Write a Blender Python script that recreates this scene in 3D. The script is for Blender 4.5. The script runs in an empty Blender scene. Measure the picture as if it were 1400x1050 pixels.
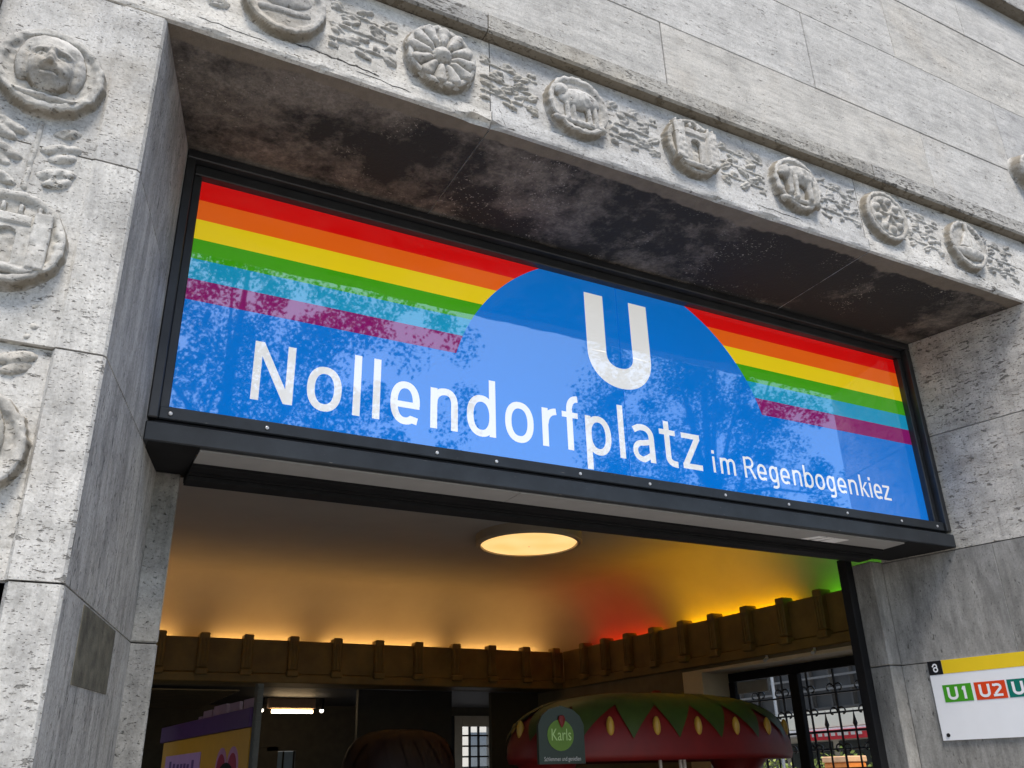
import bpy, math, random
import numpy as np
from mathutils import Vector, Matrix
random.seed(7); rng = np.random.RandomState(11)
scene = bpy.context.scene
col = scene.collection
PI = math.pi
Z0 = 3.15            # all heights below are measured from the lower edge of the sign print; ground is 0
F = -0.9             # facade plane (the sign print lies at y = 0)

# ------------------------------------------------------------------ camera, sky, sun, exposure
cam_d = bpy.data.cameras.new("camera")
cam = bpy.data.objects.new("camera", cam_d); col.objects.link(cam)
cam_d.sensor_fit = 'HORIZONTAL'; cam_d.sensor_width = 36.0; cam_d.lens = 36.0 * 1203.966 / 1400.0
cam_d.clip_start = 0.05; cam_d.clip_end = 600
R_ = Vector((0.886034, -0.462917, -0.025518)); U_ = Vector((-0.169043, -0.373824, 0.911965)); F_ = Vector((0.431703, 0.803719, 0.409474))
m = Matrix(((R_.x, U_.x, -F_.x), (R_.y, U_.y, -F_.y), (R_.z, U_.z, -F_.z)))
cam.matrix_world = Matrix.Translation(Vector((-0.3562, -3.9269, -1.5357)) + Vector((0, 0, Z0))) @ m.to_4x4()
scene.camera = cam

SUN_EL, SUN_AZ = math.radians(62), math.atan2(-0.20, -0.98)      # azimuth from +Y towards +X
world = bpy.data.worlds.new("World"); scene.world = world; world.use_nodes = True
wn = world.node_tree; wn.nodes.clear()
sky = wn.nodes.new("ShaderNodeTexSky"); sky.sky_type = 'NISHITA'; sky.sun_disc = False
sky.sun_elevation = SUN_EL; sky.sun_rotation = SUN_AZ; sky.air_density = 1.0; sky.dust_density = 1.2; sky.ozone_density = 1.0
bg = wn.nodes.new("ShaderNodeBackground"); bg.inputs['Strength'].default_value = 0.15
wo = wn.nodes.new("ShaderNodeOutputWorld")
wn.links.new(sky.outputs[0], bg.inputs[0]); wn.links.new(bg.outputs[0], wo.inputs[0])
sun_d = bpy.data.lights.new("sun", 'SUN'); sun_d.energy = 2.2; sun_d.angle = math.radians(17); sun_d.color = (1.0, 0.92, 0.81)
sun = bpy.data.objects.new("sun", sun_d); col.objects.link(sun)
sdir = Vector((math.sin(SUN_AZ) * math.cos(SUN_EL), math.cos(SUN_AZ) * math.cos(SUN_EL), math.sin(SUN_EL)))
sun.rotation_euler = sdir.to_track_quat('Z', 'Y').to_euler(); sun.location = (-6, -8, 14)
scene.view_settings.view_transform = 'Standard'; scene.view_settings.look = 'None'
scene.view_settings.exposure = 0.93; scene.view_settings.gamma = 1.0; scene.view_settings.use_curve_mapping = False
scene.render.engine = 'CYCLES'
cy = scene.cycles
cy.use_denoising = True; cy.max_bounces = 7; cy.diffuse_bounces = 4; cy.glossy_bounces = 4; cy.transmission_bounces = 6
cy.sample_clamp_indirect = 6.0; cy.caustics_reflective = False; cy.caustics_refractive = False

# ------------------------------------------------------------------ materials
class NT:
    def __init__(s, name):
        s.m = bpy.data.materials.new(name); s.m.use_nodes = True
        s.t = s.m.node_tree; s.t.nodes.clear()
        s.out = s.n("ShaderNodeOutputMaterial"); s.b = s.n("ShaderNodeBsdfPrincipled")
        s.l(s.b.outputs[0], s.out.inputs[0])
    def n(s, typ, **kw):
        x = s.t.nodes.new(typ)
        for k, v in kw.items(): setattr(x, k, v)
        return x
    def l(s, a, b): s.t.links.new(a, b)
    def set(s, **kw):
        for k, v in kw.items():
            k = k.replace('_', ' ')
            s.b.inputs[k].default_value = v
    def pos(s, scale=(1, 1, 1), shift=True):
        g = s.n("ShaderNodeNewGeometry"); mp = s.n("ShaderNodeMapping"); mp.inputs['Scale'].default_value = scale
        if shift:
            oi = s.n("ShaderNodeObjectInfo"); mul = s.n("ShaderNodeVectorMath", operation='SCALE')
            cmb = s.n("ShaderNodeCombineXYZ")
            for k in range(3): s.l(oi.outputs['Random'], cmb.inputs[k])
            s.l(cmb.outputs[0], mul.inputs[0]); mul.inputs['Scale'].default_value = 37.0
            s.l(mul.outputs[0], mp.inputs['Location'])
        s.l(g.outputs['Position'], mp.inputs['Vector']); return mp.outputs[0]
    def noise(s, vec, scale, detail=4, rough=0.6, dist=0.0):
        x = s.n("ShaderNodeTexNoise"); x.inputs['Scale'].default_value = scale; x.inputs['Detail'].default_value = detail
        x.inputs['Roughness'].default_value = rough; x.inputs['Distortion'].default_value = dist
        s.l(vec, x.inputs['Vector']); return x.outputs['Fac']
    def ramp(s, fac, stops):
        x = s.n("ShaderNodeValToRGB"); e = x.color_ramp.elements
        while len(e) < len(stops): e.new(0.5)
        for k, (p, c) in enumerate(stops):
            e[k].position = p; e[k].color = (*c, 1) if len(c) == 3 else c
        s.l(fac, x.inputs[0]); return x.outputs[0]
    def mask(s, fac, lo, hi):
        x = s.n("ShaderNodeMapRange"); x.inputs[1].default_value = lo; x.inputs[2].default_value = hi
        s.l(fac, x.inputs[0]); return x.outputs[0]
    def mix(s, a, b, fac, mode='MIX'):
        x = s.n("ShaderNodeMix", data_type='RGBA', blend_type=mode)
        for inp, v in ((x.inputs[6], a), (x.inputs[7], b)):
            if isinstance(v, (tuple, list)): inp.default_value = (*v[:3], 1)
            else: s.l(v, inp)
        if isinstance(fac, (int, float)): x.inputs[0].default_value = fac
        else: s.l(fac, x.inputs[0])
        return x.outputs[2]
    def math(s, op, a, b=None):
        x = s.n("ShaderNodeMath", operation=op)
        for k, v in enumerate((a, b)):
            if v is None: continue
            if isinstance(v, (int, float)): x.inputs[k].default_value = v
            else: s.l(v, x.inputs[k])
        return x.outputs[0]
    def bump(s, h, strength, dist, prev=None):
        x = s.n("ShaderNodeBump"); x.inputs['Strength'].default_value = strength; x.inputs['Distance'].default_value = dist
        s.l(h, x.inputs['Height'])
        if prev is not None: s.l(prev, x.inputs['Normal'])
        return x.outputs[0]

def stone(name, light, dark, stain, bed=(1, 1, 5), pit_lo=0.60, pit_scale=16, pit_amt=0.85, stain_lo=0.55, fine=1.0, grit=0.35, pitcol=(0.06, 0.055, 0.045), contrast=0.5):
    """travertine: bedding veins, grey weathering, open pits, fine grit"""
    t = NT(name)
    v = t.pos(bed); vi = t.pos((1, 1, 1))
    veins = t.noise(v, 2.6, 7, 0.62, 0.3)
    big = t.noise(vi, 1.3, 5, 0.6)
    c = t.mix(dark, light, t.mask(veins, 0.5 - 0.3 * contrast - .05, 0.5 + 0.22 * contrast))
    c = t.mix(c, stain, t.math('MULTIPLY', t.mask(big, stain_lo, stain_lo + 0.2), 0.55))
    oi = t.n("ShaderNodeObjectInfo")
    tint = t.ramp(oi.outputs['Random'], [(0, (0.80, 0.81, 0.83)), (0.35, (1.02, 1.01, 1.0)), (0.6, (0.92, 0.915, 0.90)), (0.8, (1.0, 1.0, 1.0)), (1, (0.95, 0.93, 0.89))])
    c = t.mix(c, tint, 0.85, 'MULTIPLY')
    # grey weathering blotches and rain streaks, each with its own outline
    bl = t.noise(vi, 4.2, 8, 0.72); st = t.noise(t.pos((7, 7, 0.55)), 1.6, 6, 0.7)
    c = t.mix(c, t.ramp(bl, [(0.34, (0.66, 0.66, 0.66)), (0.52, (1, 1, 1)), (0.72, (1.06, 1.05, 1.03))]), 0.45 if name in ('travertine_lintel', 'travertine_jamb') else 0.55, 'MULTIPLY')
    c = t.mix(c, t.ramp(st, [(0.36, (0.60, 0.60, 0.61)), (0.50, (1, 1, 1))]), 0.18 if name in ('travertine_wall', 'travertine_lintel', 'travertine_carving') else 0.5, 'MULTIPLY')
    hb = t.noise(t.pos(bed), 7, 6, 0.72)
    c = t.mix(c, t.ramp(hb, [(0.36, (0.72, 0.72, 0.715)), (0.52, (1, 1, 1)), (0.7, (1.08, 1.075, 1.06))]), 0.7, 'MULTIPLY')
    gr = t.noise(vi, 82, 4, 0.8)
    c = t.mix(c, t.ramp(gr, [(0.3, (0.55, 0.54, 0.52)), (0.62, (1.05, 1.05, 1.05))]), grit, 'MULTIPLY')
    # pits: long in the bedding direction, clustered
    pv = t.pos(tuple(0.55 if b == 1 else min(b, 2.2) * 0.8 for b in bed))
    p1 = t.noise(pv, pit_scale, 3, 0.62); p2 = t.noise(v, 3.1, 4, 0.6)
    comb = t.math('ADD', t.math('MULTIPLY', p1, 0.72), t.math('MULTIPLY', p2, 0.28))
    comb = t.math('ADD', comb, t.math('MULTIPLY', t.math('SUBTRACT', t.math('FRACT', t.math('MULTIPLY', oi.outputs['Random'], 7.31)), 0.5), 0.05))
    pits = t.mask(comb, pit_lo, pit_lo + 0.05)
    p3 = t.mask(t.noise(pv, pit_scale * 3.2, 2, 0.5), pit_lo + 0.06, pit_lo + 0.11)
    pits = t.math('MAXIMUM', pits, t.math('MULTIPLY', p3, 0.8))
    c = t.mix(c, pitcol, t.math('MULTIPLY', pits, pit_amt))
    if name in ('travertine_carving', 'pitted_ledge_stone'):      # brown mixed into faces turned away from the front, patchy by noise
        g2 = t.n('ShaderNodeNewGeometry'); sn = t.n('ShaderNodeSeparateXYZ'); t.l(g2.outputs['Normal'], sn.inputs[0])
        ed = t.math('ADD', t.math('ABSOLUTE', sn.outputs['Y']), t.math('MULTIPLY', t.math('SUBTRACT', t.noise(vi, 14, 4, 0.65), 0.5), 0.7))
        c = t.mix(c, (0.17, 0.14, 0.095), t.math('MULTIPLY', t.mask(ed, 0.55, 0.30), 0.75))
    t.l(c, t.b.inputs['Base Color']); t.set(Roughness=0.92)
    t.b.inputs['Specular IOR Level'].default_value = 0.25
    n1 = t.bump(t.math('SUBTRACT', 1.0, pits), 0.9, 0.008)
    n2 = t.bump(t.math('ADD', t.math('MULTIPLY', gr, 0.4), veins), 0.35 * fine, 0.006, n1)
    t.l(n2, t.b.inputs['Normal'])
    return t.m

def plain(name, colr, rough=0.6, metal=0.0, spec=0.5, var=0.12, vs=8, bump=0.0, scratch=None):
    t = NT(name)
    v = t.pos((1, 1, 1)); n = t.noise(v, vs, 5, 0.6)
    lo = tuple(x * (1 - var) for x in colr); hi = tuple(min(1, x * (1 + var)) for x in colr)
    c = t.ramp(n, [(0.3, lo), (0.7, hi)])
    if scratch:
        sv = t.pos((0.5, 3, 3)); sc = t.mask(t.noise(sv, 22, 4, 0.75), 0.68, 0.72)
        c = t.mix(c, scratch, sc)
    t.l(c, t.b.inputs['Base Color']); t.set(Roughness=rough, Metallic=metal); t.b.inputs['Specular IOR Level'].default_value = spec
    if bump: t.l(t.bump(t.noise(v, vs * 6, 4, 0.6), bump, 0.004), t.b.inputs['Normal'])
    return t.m

def emit(name, colr, strength, base=(0.8, 0.8, 0.8)):
    t = NT(name); t.set(Roughness=0.4)
    t.b.inputs['Base Color'].default_value = (*base, 1)
    t.b.inputs['Emission Color'].default_value = (*colr, 1); t.b.inputs['Emission Strength'].default_value = strength
    return t.m

def gloss_print(name, colr, ior=2.5):
    t = NT(name)
    n = t.noise(t.pos((1, 1, 1), False), 1.7, 3, 0.5)
    t.l(t.ramp(n, [(0.3, tuple(x * 0.96 for x in colr)), (0.7, tuple(min(1, x * 1.04) for x in colr))]), t.b.inputs['Base Color'])
    t.set(Roughness=0.02, IOR=ior)
    t.b.inputs['Emission Color'].default_value = (*colr, 1); t.b.inputs['Emission Strength'].default_value = 0.27   # backlit box
    return t.m

M = {}
M['wall'] = stone("travertine_wall", (0.62, 0.61, 0.585), (0.44, 0.435, 0.42), (0.54, 0.49, 0.42), (1, 1, 6), 0.612, 36, 0.65, 0.56, 0.8, 0.6, (0.16, 0.15, 0.13), 0.75)
M['lintel'] = stone("travertine_lintel", (0.78, 0.77, 0.74), (0.44, 0.43, 0.41), (0.42, 0.37, 0.29), (1, 1, 3.5), 0.60, 34, 0.85, 0.57, 1.4, 0.65, (0.10, 0.09, 0.075), 0.7)
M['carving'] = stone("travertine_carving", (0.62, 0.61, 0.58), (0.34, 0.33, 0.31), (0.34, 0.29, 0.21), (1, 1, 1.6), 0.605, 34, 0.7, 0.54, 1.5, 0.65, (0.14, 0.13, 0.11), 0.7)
M['jamb'] = stone("travertine_jamb", (0.70, 0.69, 0.66), (0.42, 0.415, 0.40), (0.42, 0.37, 0.29), (1, 1, 1.6), 0.592, 48, 0.68, 0.57, 1.3, 0.65, (0.10, 0.095, 0.085), 0.7)
M['reveal'] = stone("travertine_reveal_grey", (0.52, 0.505, 0.48), (0.235, 0.23, 0.222), (0.34, 0.32, 0.28), (5, 5, 1), 0.60, 40, 0.75, 0.55, 0.9, 0.6, (0.06, 0.06, 0.06), 0.8)
M['reveal_pitted'] = stone("travertine_reveal_pitted", (0.66, 0.63, 0.58), (0.34, 0.32, 0.29), (0.42, 0.34, 0.25), (1, 1, 2.6), 0.572, 30, 0.72, 0.55, 1.4, 0.6, (0.05, 0.046, 0.04), 0.8)
M['reveal_plain'] = stone("travertine_reveal_plain", (0.40, 0.39, 0.37), (0.18, 0.175, 0.165), (0.50, 0.49, 0.47), (4, 4, 1), 0.62, 34, 0.6, 0.6, 0.7, 0.5, (0.08, 0.08, 0.075), 0.8)
M['pier'] = stone("speckled_pier_stone", (0.46, 0.45, 0.42), (0.20, 0.195, 0.18), (0.19, 0.17, 0.14), (1, 1, 1.2), 0.60, 60, 0.7, 0.58, 1.0, 0.6, (0.03, 0.03, 0.028), 0.7)
M['patch'] = plain("moss_brown_plaster", (0.10, 0.092, 0.068), 0.9, var=0.5, vs=14, bump=0.5)
M['mortar'] = plain("dark_joint_mortar", (0.24, 0.225, 0.20), 0.95, var=0.3, vs=20, bump=0.4)
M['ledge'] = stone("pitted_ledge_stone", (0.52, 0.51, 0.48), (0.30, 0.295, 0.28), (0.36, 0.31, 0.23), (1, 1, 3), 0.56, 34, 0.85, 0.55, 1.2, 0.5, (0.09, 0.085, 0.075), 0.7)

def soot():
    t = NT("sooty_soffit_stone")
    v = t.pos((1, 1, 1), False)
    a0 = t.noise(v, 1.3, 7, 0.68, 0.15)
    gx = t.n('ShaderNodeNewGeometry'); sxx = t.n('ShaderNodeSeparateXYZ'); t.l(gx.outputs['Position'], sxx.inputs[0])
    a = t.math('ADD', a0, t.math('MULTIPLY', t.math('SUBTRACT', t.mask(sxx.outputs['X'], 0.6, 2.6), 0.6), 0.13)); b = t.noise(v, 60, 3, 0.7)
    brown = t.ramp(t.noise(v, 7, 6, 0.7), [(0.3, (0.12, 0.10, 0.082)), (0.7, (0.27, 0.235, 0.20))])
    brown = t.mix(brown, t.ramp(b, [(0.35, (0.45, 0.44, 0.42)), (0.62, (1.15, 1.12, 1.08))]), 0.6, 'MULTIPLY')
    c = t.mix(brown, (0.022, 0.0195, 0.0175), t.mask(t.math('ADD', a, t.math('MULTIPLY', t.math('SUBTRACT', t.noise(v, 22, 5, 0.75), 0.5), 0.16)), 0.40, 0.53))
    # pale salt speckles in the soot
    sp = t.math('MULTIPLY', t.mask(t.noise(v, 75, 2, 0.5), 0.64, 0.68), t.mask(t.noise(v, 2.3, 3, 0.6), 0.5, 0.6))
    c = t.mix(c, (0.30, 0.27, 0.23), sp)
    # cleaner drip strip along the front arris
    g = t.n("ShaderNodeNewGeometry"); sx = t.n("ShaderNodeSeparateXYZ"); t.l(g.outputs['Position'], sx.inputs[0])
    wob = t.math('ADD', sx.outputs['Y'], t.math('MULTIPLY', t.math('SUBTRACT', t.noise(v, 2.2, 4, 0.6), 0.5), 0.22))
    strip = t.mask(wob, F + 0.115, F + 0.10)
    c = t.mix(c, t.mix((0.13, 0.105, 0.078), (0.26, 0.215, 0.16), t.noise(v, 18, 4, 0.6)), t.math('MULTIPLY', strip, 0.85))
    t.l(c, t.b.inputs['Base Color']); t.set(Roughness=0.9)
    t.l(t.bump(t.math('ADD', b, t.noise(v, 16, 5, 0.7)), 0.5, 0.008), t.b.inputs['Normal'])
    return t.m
M['soot'] = soot()
M['frame'] = plain("black_painted_steel", (0.022, 0.023, 0.025), 0.42, 0.0, 0.5, 0.35, 6, 0.15, (0.16, 0.14, 0.12))
M['frame2'] = plain("slate_painted_steel", (0.022, 0.026, 0.031), 0.45, 0.0, 0.35, 0.3, 5, 0.1, (0.14, 0.13, 0.12))
M['under'] = plain("grey_underside_sheet", (0.33, 0.325, 0.32), 0.55, var=0.06)
M['black'] = plain("matt_black_metal", (0.010, 0.010, 0.011), 0.7, spec=0.2, var=0.3)
M['screw'] = plain("bright_screw_head", (0.62, 0.62, 0.62), 0.3, 0.3, var=0.02)
for k, c in dict(red=(0.66, 0.002, 0.002), orange=(0.80, 0.12, 0.006), yellow=(0.82, 0.60, 0.008), green=(0.05, 0.34, 0.004), cyan=(0.006, 0.29, 0.50), purple=(0.23, 0.003, 0.12), blue=(0.0, 0.165, 0.60), white=(0.80, 0.785, 0.76)).items():
    M['print_' + k] = gloss_print("sign_print_" + k, c)

# ------------------------------------------------------------------ mesh helpers
class MB:
    def __init__(s): s.v = []; s.f = []; s.mi = []
    def add(s, vs, fs, mi=0):
        o = len(s.v); s.v += [tuple(map(float, x)) for x in vs]
        for f in fs: s.f.append(tuple(i + o for i in f)); s.mi.append(mi)
        return s
    def box(s, x0, x1, y0, y1, z0, z1, mi=0, bev=0.0):
        if bev <= 0:
            vs = [(x, y, z) for z in (z0, z1) for y in (y0, y1) for x in (x0, x1)]
            return s.add(vs, [(0, 2, 3, 1), (4, 5, 7, 6), (0, 1, 5, 4), (2, 6, 7, 3), (0, 4, 6, 2), (1, 3, 7, 5)], mi)
        b = bev; vs = []; idx = {}
        for iz, z in enumerate((z0, z1)):
            for iy, y in enumerate((y0, y1)):
                for ix, x in enumerate((x0, x1)):
                    sx, sy, sz = (1, -1)[ix], (1, -1)[iy], (1, -1)[iz]
                    for a, pt in enumerate(((x, y + sy * b, z + sz * b), (x + sx * b, y, z + sz * b), (x + sx * b, y + sy * b, z))):
                        idx[ix, iy, iz, a] = len(vs); vs.append(pt)
        fs = []
        q = ((0, 0), (1, 0), (1, 1), (0, 1))
        for k in (0, 1):
            fs.append([idx[k, a, c, 0] for a, c in q]); fs.append([idx[a, k, c, 1] for a, c in q]); fs.append([idx[a, c, k, 2] for a, c in q])
        for a in (0, 1):
            for c in (0, 1):
                fs.append([idx[0, a, c, 1], idx[1, a, c, 1], idx[1, a, c, 2], idx[0, a, c, 2]])
                fs.append([idx[a, 0, c, 0], idx[a, 1, c, 0], idx[a, 1, c, 2], idx[a, 0, c, 2]])
                fs.append([idx[a, c, 0, 0], idx[a, c, 1, 0], idx[a, c, 1, 1], idx[a, c, 0, 1]])
                for e in (0, 1): pass
        for ix in (0, 1):
            for iy in (0, 1):
                for iz in (0, 1): fs.append([idx[ix, iy, iz, 0], idx[ix, iy, iz, 1], idx[ix, iy, iz, 2]])
        return s.add(vs, fs, mi)
    def prism_z(s, poly, z0, z1, side_mi=None):
        """poly in (x, y), extruded in z; side_mi: material per side edge"""
        n = len(poly); vs = [(x, y, z0) for x, y in poly] + [(x, y, z1) for x, y in poly]
        s.add(vs, [tuple(range(n - 1, -1, -1)), tuple(range(n, 2 * n))], 0)
        o = len(s.v) - 2 * n
        for k in range(n):
            j = (k + 1) % n; s.f.append((o + k, o + j, o + n + j, o + n + k)); s.mi.append(side_mi[k] if side_mi else 0)
        return s
    def loft(s, rings, closed=True, caps=True, mi=0):
        n = len(rings[0]); o = len(s.v)
        for r in rings: s.v += [tuple(map(float, p)) for p in r]
        for a in range(len(rings) - 1):
            for k in range(n if closed else n - 1):
                j = (k + 1) % n
                s.f.append((o + a * n + k, o + a * n + j, o + (a + 1) * n + j, o + (a + 1) * n + k)); s.mi.append(mi)
        if caps and closed:
            s.f.append(tuple(o + k for k in range(n - 1, -1, -1))); s.mi.append(mi)
            s.f.append(tuple(o + (len(rings) - 1) * n + k for k in range(n))); s.mi.append(mi)
        return s
    def tube(s, pts, r, n=8, mi=0):
        pts = [Vector(p) for p in pts]; rs = r if isinstance(r, (list, tuple)) else [r] * len(pts)
        rings = []
        for k, p in enumerate(pts):
            d = (pts[min(k + 1, len(pts) - 1)] - pts[max(k - 1, 0)]).normalized()
            a = d.orthogonal().normalized() if k == 0 else (a - d * a.dot(d)).normalized()
            b = d.cross(a)
            rings.append([p + (a * math.cos(2 * PI * i / n) + b * math.sin(2 * PI * i / n)) * rs[k] for i in range(n)])
        return s.loft(rings, mi=mi)
    def disc(s, c, r, h, axis, n=24, mi=0):
        c = Vector(c); ax = Vector(axis)
        return s.tube([c, c + ax * h], r, n, mi)
    def build(s, name, mats, parent=None, label=None, smooth=False, kind=None, tf=None):
        v = np.array(s.v, float)
        if tf: v = np.array([tf(*p) for p in v], float)
        v[:, 2] += Z0
        c = (v.min(0) + v.max(0)) / 2
        me = bpy.data.meshes.new(name); me.from_pydata((v - c).tolist(), [], s.f)
        if not isinstance(mats, (list, tuple)): mats = [mats]
        for x in mats: me.materials.append(x)
        if len(mats) > 1: me.polygons.foreach_set('material_index', s.mi)
        if smooth: me.polygons.foreach_set('use_smooth', [True] * len(me.polygons))
        import bmesh
        bm = bmesh.new(); bm.from_mesh(me); bmesh.ops.recalc_face_normals(bm, faces=bm.faces) if not getattr(s, 'keep', False) else None
        bm.to_mesh(me); bm.free(); me.update()
        o = bpy.data.objects.new(name, me); col.objects.link(o)
        o.location = c
        if parent is not None:
            o.parent = parent; o.location = Vector(c) - WL(parent)
        if label: o['label'] = label
        if kind: o['kind'] = kind
        return o
def WL(o):
    p = Vector(o.location)
    while o.parent: o = o.parent; p += Vector(o.location)
    return p
def thing(name, label, cat, loc, group=None):
    o = bpy.data.objects.new(name, None); col.objects.link(o); o.empty_display_size = 0.2
    o.location = (loc[0], loc[1], loc[2] + Z0); return tag(o, label, cat, group)
def tag(o, label, cat, group=None):
    o['label'] = label; o['category'] = cat
    if group: o['group'] = group
    return o
def dup(o, parent=None, off=(0, 0, 0)):
    c = o.copy(); col.objects.link(c)
    if parent is not None: c.parent = parent
    c.location = Vector(c.location) + Vector(off)
    return c
def struct(mb, name, mat, **kw): return mb.build(name, mat, None, kind='structure', **kw)

G = -Z0    # ground in local heights

# ------------------------------------------------------------------ ground, road, pavement
struct(MB().box(-150, 150, -160, 160, G - 0.6, G - 0.14), "ground", plain("dusty_ground", (0.16, 0.15, 0.13), 0.95, var=0.3, vs=0.6))
struct(MB().box(-80, 6.3, -7.5, 0.6, G - 0.14, G, bev=0.02), "pavement", plain("concrete_paving", (0.36, 0.34, 0.31), 0.9, var=0.25, vs=2.5, bump=0.3))
struct(MB().box(-80, 80, -14.0, -7.52, G - 0.14, G - 0.12), "road", plain("asphalt_road", (0.055, 0.055, 0.056), 0.9, var=0.25, vs=9, bump=0.5))
struct(MB().box(-80, 80, -24.0, -14.02, G - 0.14, G - 0.002, bev=0.02), "far_pavement", plain("far_paving", (0.24, 0.23, 0.21), 0.9, var=0.25, vs=2.5))

# ------------------------------------------------------------------ the station building
station = thing("station_building", "grey travertine station facade with carved lintel round the deep entrance", "building", (2.5, -0.2, G))
def block(mb, mat=None, name="stone_block", **kw): return mb.build(name, mat or M['wall'], station, **kw)
def slab_x(xs, z0, z1, y0=F, y1=F + 0.3, mat=None, g=0.0024, bev=0.004):
    for a, b in zip(xs[:-1], xs[1:]):
        yo = random.uniform(-0.002, 0.002)
        block(MB().box(a + g, b - g, y0 + yo, y1, z0 + g, z1 - g, bev=bev), mat)
slab_x([-4.4, -2.2, 0.07, 2.345, 4.62, 6.9, 9.2], 2.075, 2.59)
slab_x([-4.4, -2.45, -0.42, 1.6, 3.62, 5.645, 7.7, 9.2], 2.59, 3.275)
slab_x([-4.4, -1.7, 0.35, 2.46, 4.58, 6.7, 9.2], 3.275, 3.95)
slab_x([-4.4, -2.9, -0.8, 1.3, 3.45, 5.585, 7.7, 9.2], 3.95, 4.53)
slab_x([-4.4, -1.6, 1.2, 4.0, 6.8, 9.2], 4.53, 4.72, F - 0.10, F + 0.3, M['ledge'])
slab_x([-4.4, -2.4, -0.3, 1.9, 4.1, 6.2, 8.2, 9.2], 4.72, 5.4)
for k, (z0, z1) in enumerate(zip([G, -2.5, -1.8, -1.1, -0.4, 0.3, 1.0, 1.55], [-2.5, -1.8, -1.1, -0.4, 0.3, 1.0, 1.55, 2.075])):
    slab_x([-4.4, -2.6 + 0.7 * (k % 2), -1.0], z0, z1)
    slab_x([6.13, 7.5 + 0.7 * (k % 2), 9.2], z0, z1)
core = MB()
core.box(-4.4, 9.2, F + 0.014, F + 0.29, 2.06, 5.4).box(-4.4, -1.0, F + 0.014, F + 0.29, G, 2.06).box(6.14, 9.2, F + 0.014, F + 0.29, G, 2.06)
core.box(-1.0, 6.14, -0.018, 0.74, 1.36, 2.0)
block(core, M['mortar'], "wall_core")

# lintel: three carved beams, their underside blackened
def lintel(x0, x1, chips):
    n = int((x1 - x0) / 0.035); mb = MB(); rings = []
    for i in range(n + 1):
        x = x0 + (x1 - x0) * i / n
        d = 0.004 * rng.rand() + 0.003 * math.sin(x * 9) ** 2
        for cx, w, a in chips: d += a * max(0, 1 - abs(x - cx) / w) * (0.6 + 0.4 * rng.rand())
        d2 = 0.5 * d
        sl = 0.0
        rings.append([(x, F + 0.02 + 0.3 * d, 1.375), (x, F + d, 1.377 + d2 + d * .6), (x, F, 1.392 + d), (x, F, 1.462), (x, F + 0.016, 1.474), (x, F + 0.016, 1.925),
                      (x, -0.02, 1.925), (x, -0.02, 1.375)])
    mb.loft(rings)
    # bottom faces carry the soot
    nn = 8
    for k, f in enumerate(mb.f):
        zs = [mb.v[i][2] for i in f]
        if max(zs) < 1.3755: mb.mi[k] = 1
    return block(mb, [M['lintel'], M['soot']], "lintel_block")
lintel(-0.995, 1.197, [(1.12, 0.14, 0.035), (0.35, 0.05, 0.012), (-0.1, 0.06, 0.012)])
lintel(1.203, 3.797, [(1.2, 0.05, 0.02), (2.6, 0.05, 0.014), (3.0, 0.09, 0.014), (3.3, .04, .01)])
lintel(3.803, 6.13, [(4.4, 0.06, 0.012), (5.0, 0.05, 0.012)])
for a, b in ((-1.0, 1.16), (1.166, 3.93), (3.936, 6.14)):
    n = int((b - a) / 0.06); mb = MB(); rings = []
    for i in range(n + 1):
        x = a + (b - a) * i / n; d = 0.006 * rng.rand()
        rings.append([(x, F - 0.040 + d, 1.932 + 0.5 * d), (x, F - 0.052 + d * .5, 1.945), (x, F - 0.050, 2.045), (x, F - 0.03 + d, 2.066), (x, F + 0.2, 2.070), (x, F + 0.2, 1.927)])
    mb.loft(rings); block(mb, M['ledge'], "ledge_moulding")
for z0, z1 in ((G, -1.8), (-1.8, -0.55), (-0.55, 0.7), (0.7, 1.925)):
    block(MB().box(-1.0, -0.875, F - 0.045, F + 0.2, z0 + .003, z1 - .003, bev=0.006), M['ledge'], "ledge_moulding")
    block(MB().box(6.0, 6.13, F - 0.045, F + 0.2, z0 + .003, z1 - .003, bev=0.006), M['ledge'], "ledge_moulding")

def crack(pts, w, y, parent=station):
    mb = MB(); n = len(pts)
    for k in range(n - 1):
        (a, b), (c, d) = pts[k], pts[k + 1]; wa = w * (0.4 + 0.6 * rng.rand()) * (1 if 0 < k else .2); wb = w * (0.4 + .6 * rng.rand()) * (1 if k < n - 2 else .2)
        mb.add([(a, y, b - wa), (c, y, d - wb), (c, y, d + wb), (a, y, b + wa)], [(0, 1, 2, 3)])
    mb.build("crack", M['mortar_black'], parent)
M['mortar_black'] = plain("black_crack_dirt", (0.03, 0.028, 0.025), 0.95)
def crackline(x0, z0, x1, z1, n, j, w, y):
    crack([(x0 + (x1 - x0) * k / n + rng.uniform(-j, j), z0 + (z1 - z0) * k / n + rng.uniform(-j, j)) for k in range(n + 1)], w, y)
crackline(0.22, 1.475, 0.62, 1.452, 14, 0.006, 0.006, F - 0.0008); crackline(0.50, 1.430, 0.78, 1.415, 9, 0.006, 0.003, F - 0.0008)
crackline(1.24, 1.50, 1.27, 1.40, 7, 0.006, 0.004, F - 0.0008); crackline(2.9, 1.440, 3.25, 1.43, 9, 0.005, 0.003, F - 0.0008); crackline(-0.20, 1.44, 0.1, 1.43, 9, .005, .003, F - .0008)

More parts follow.
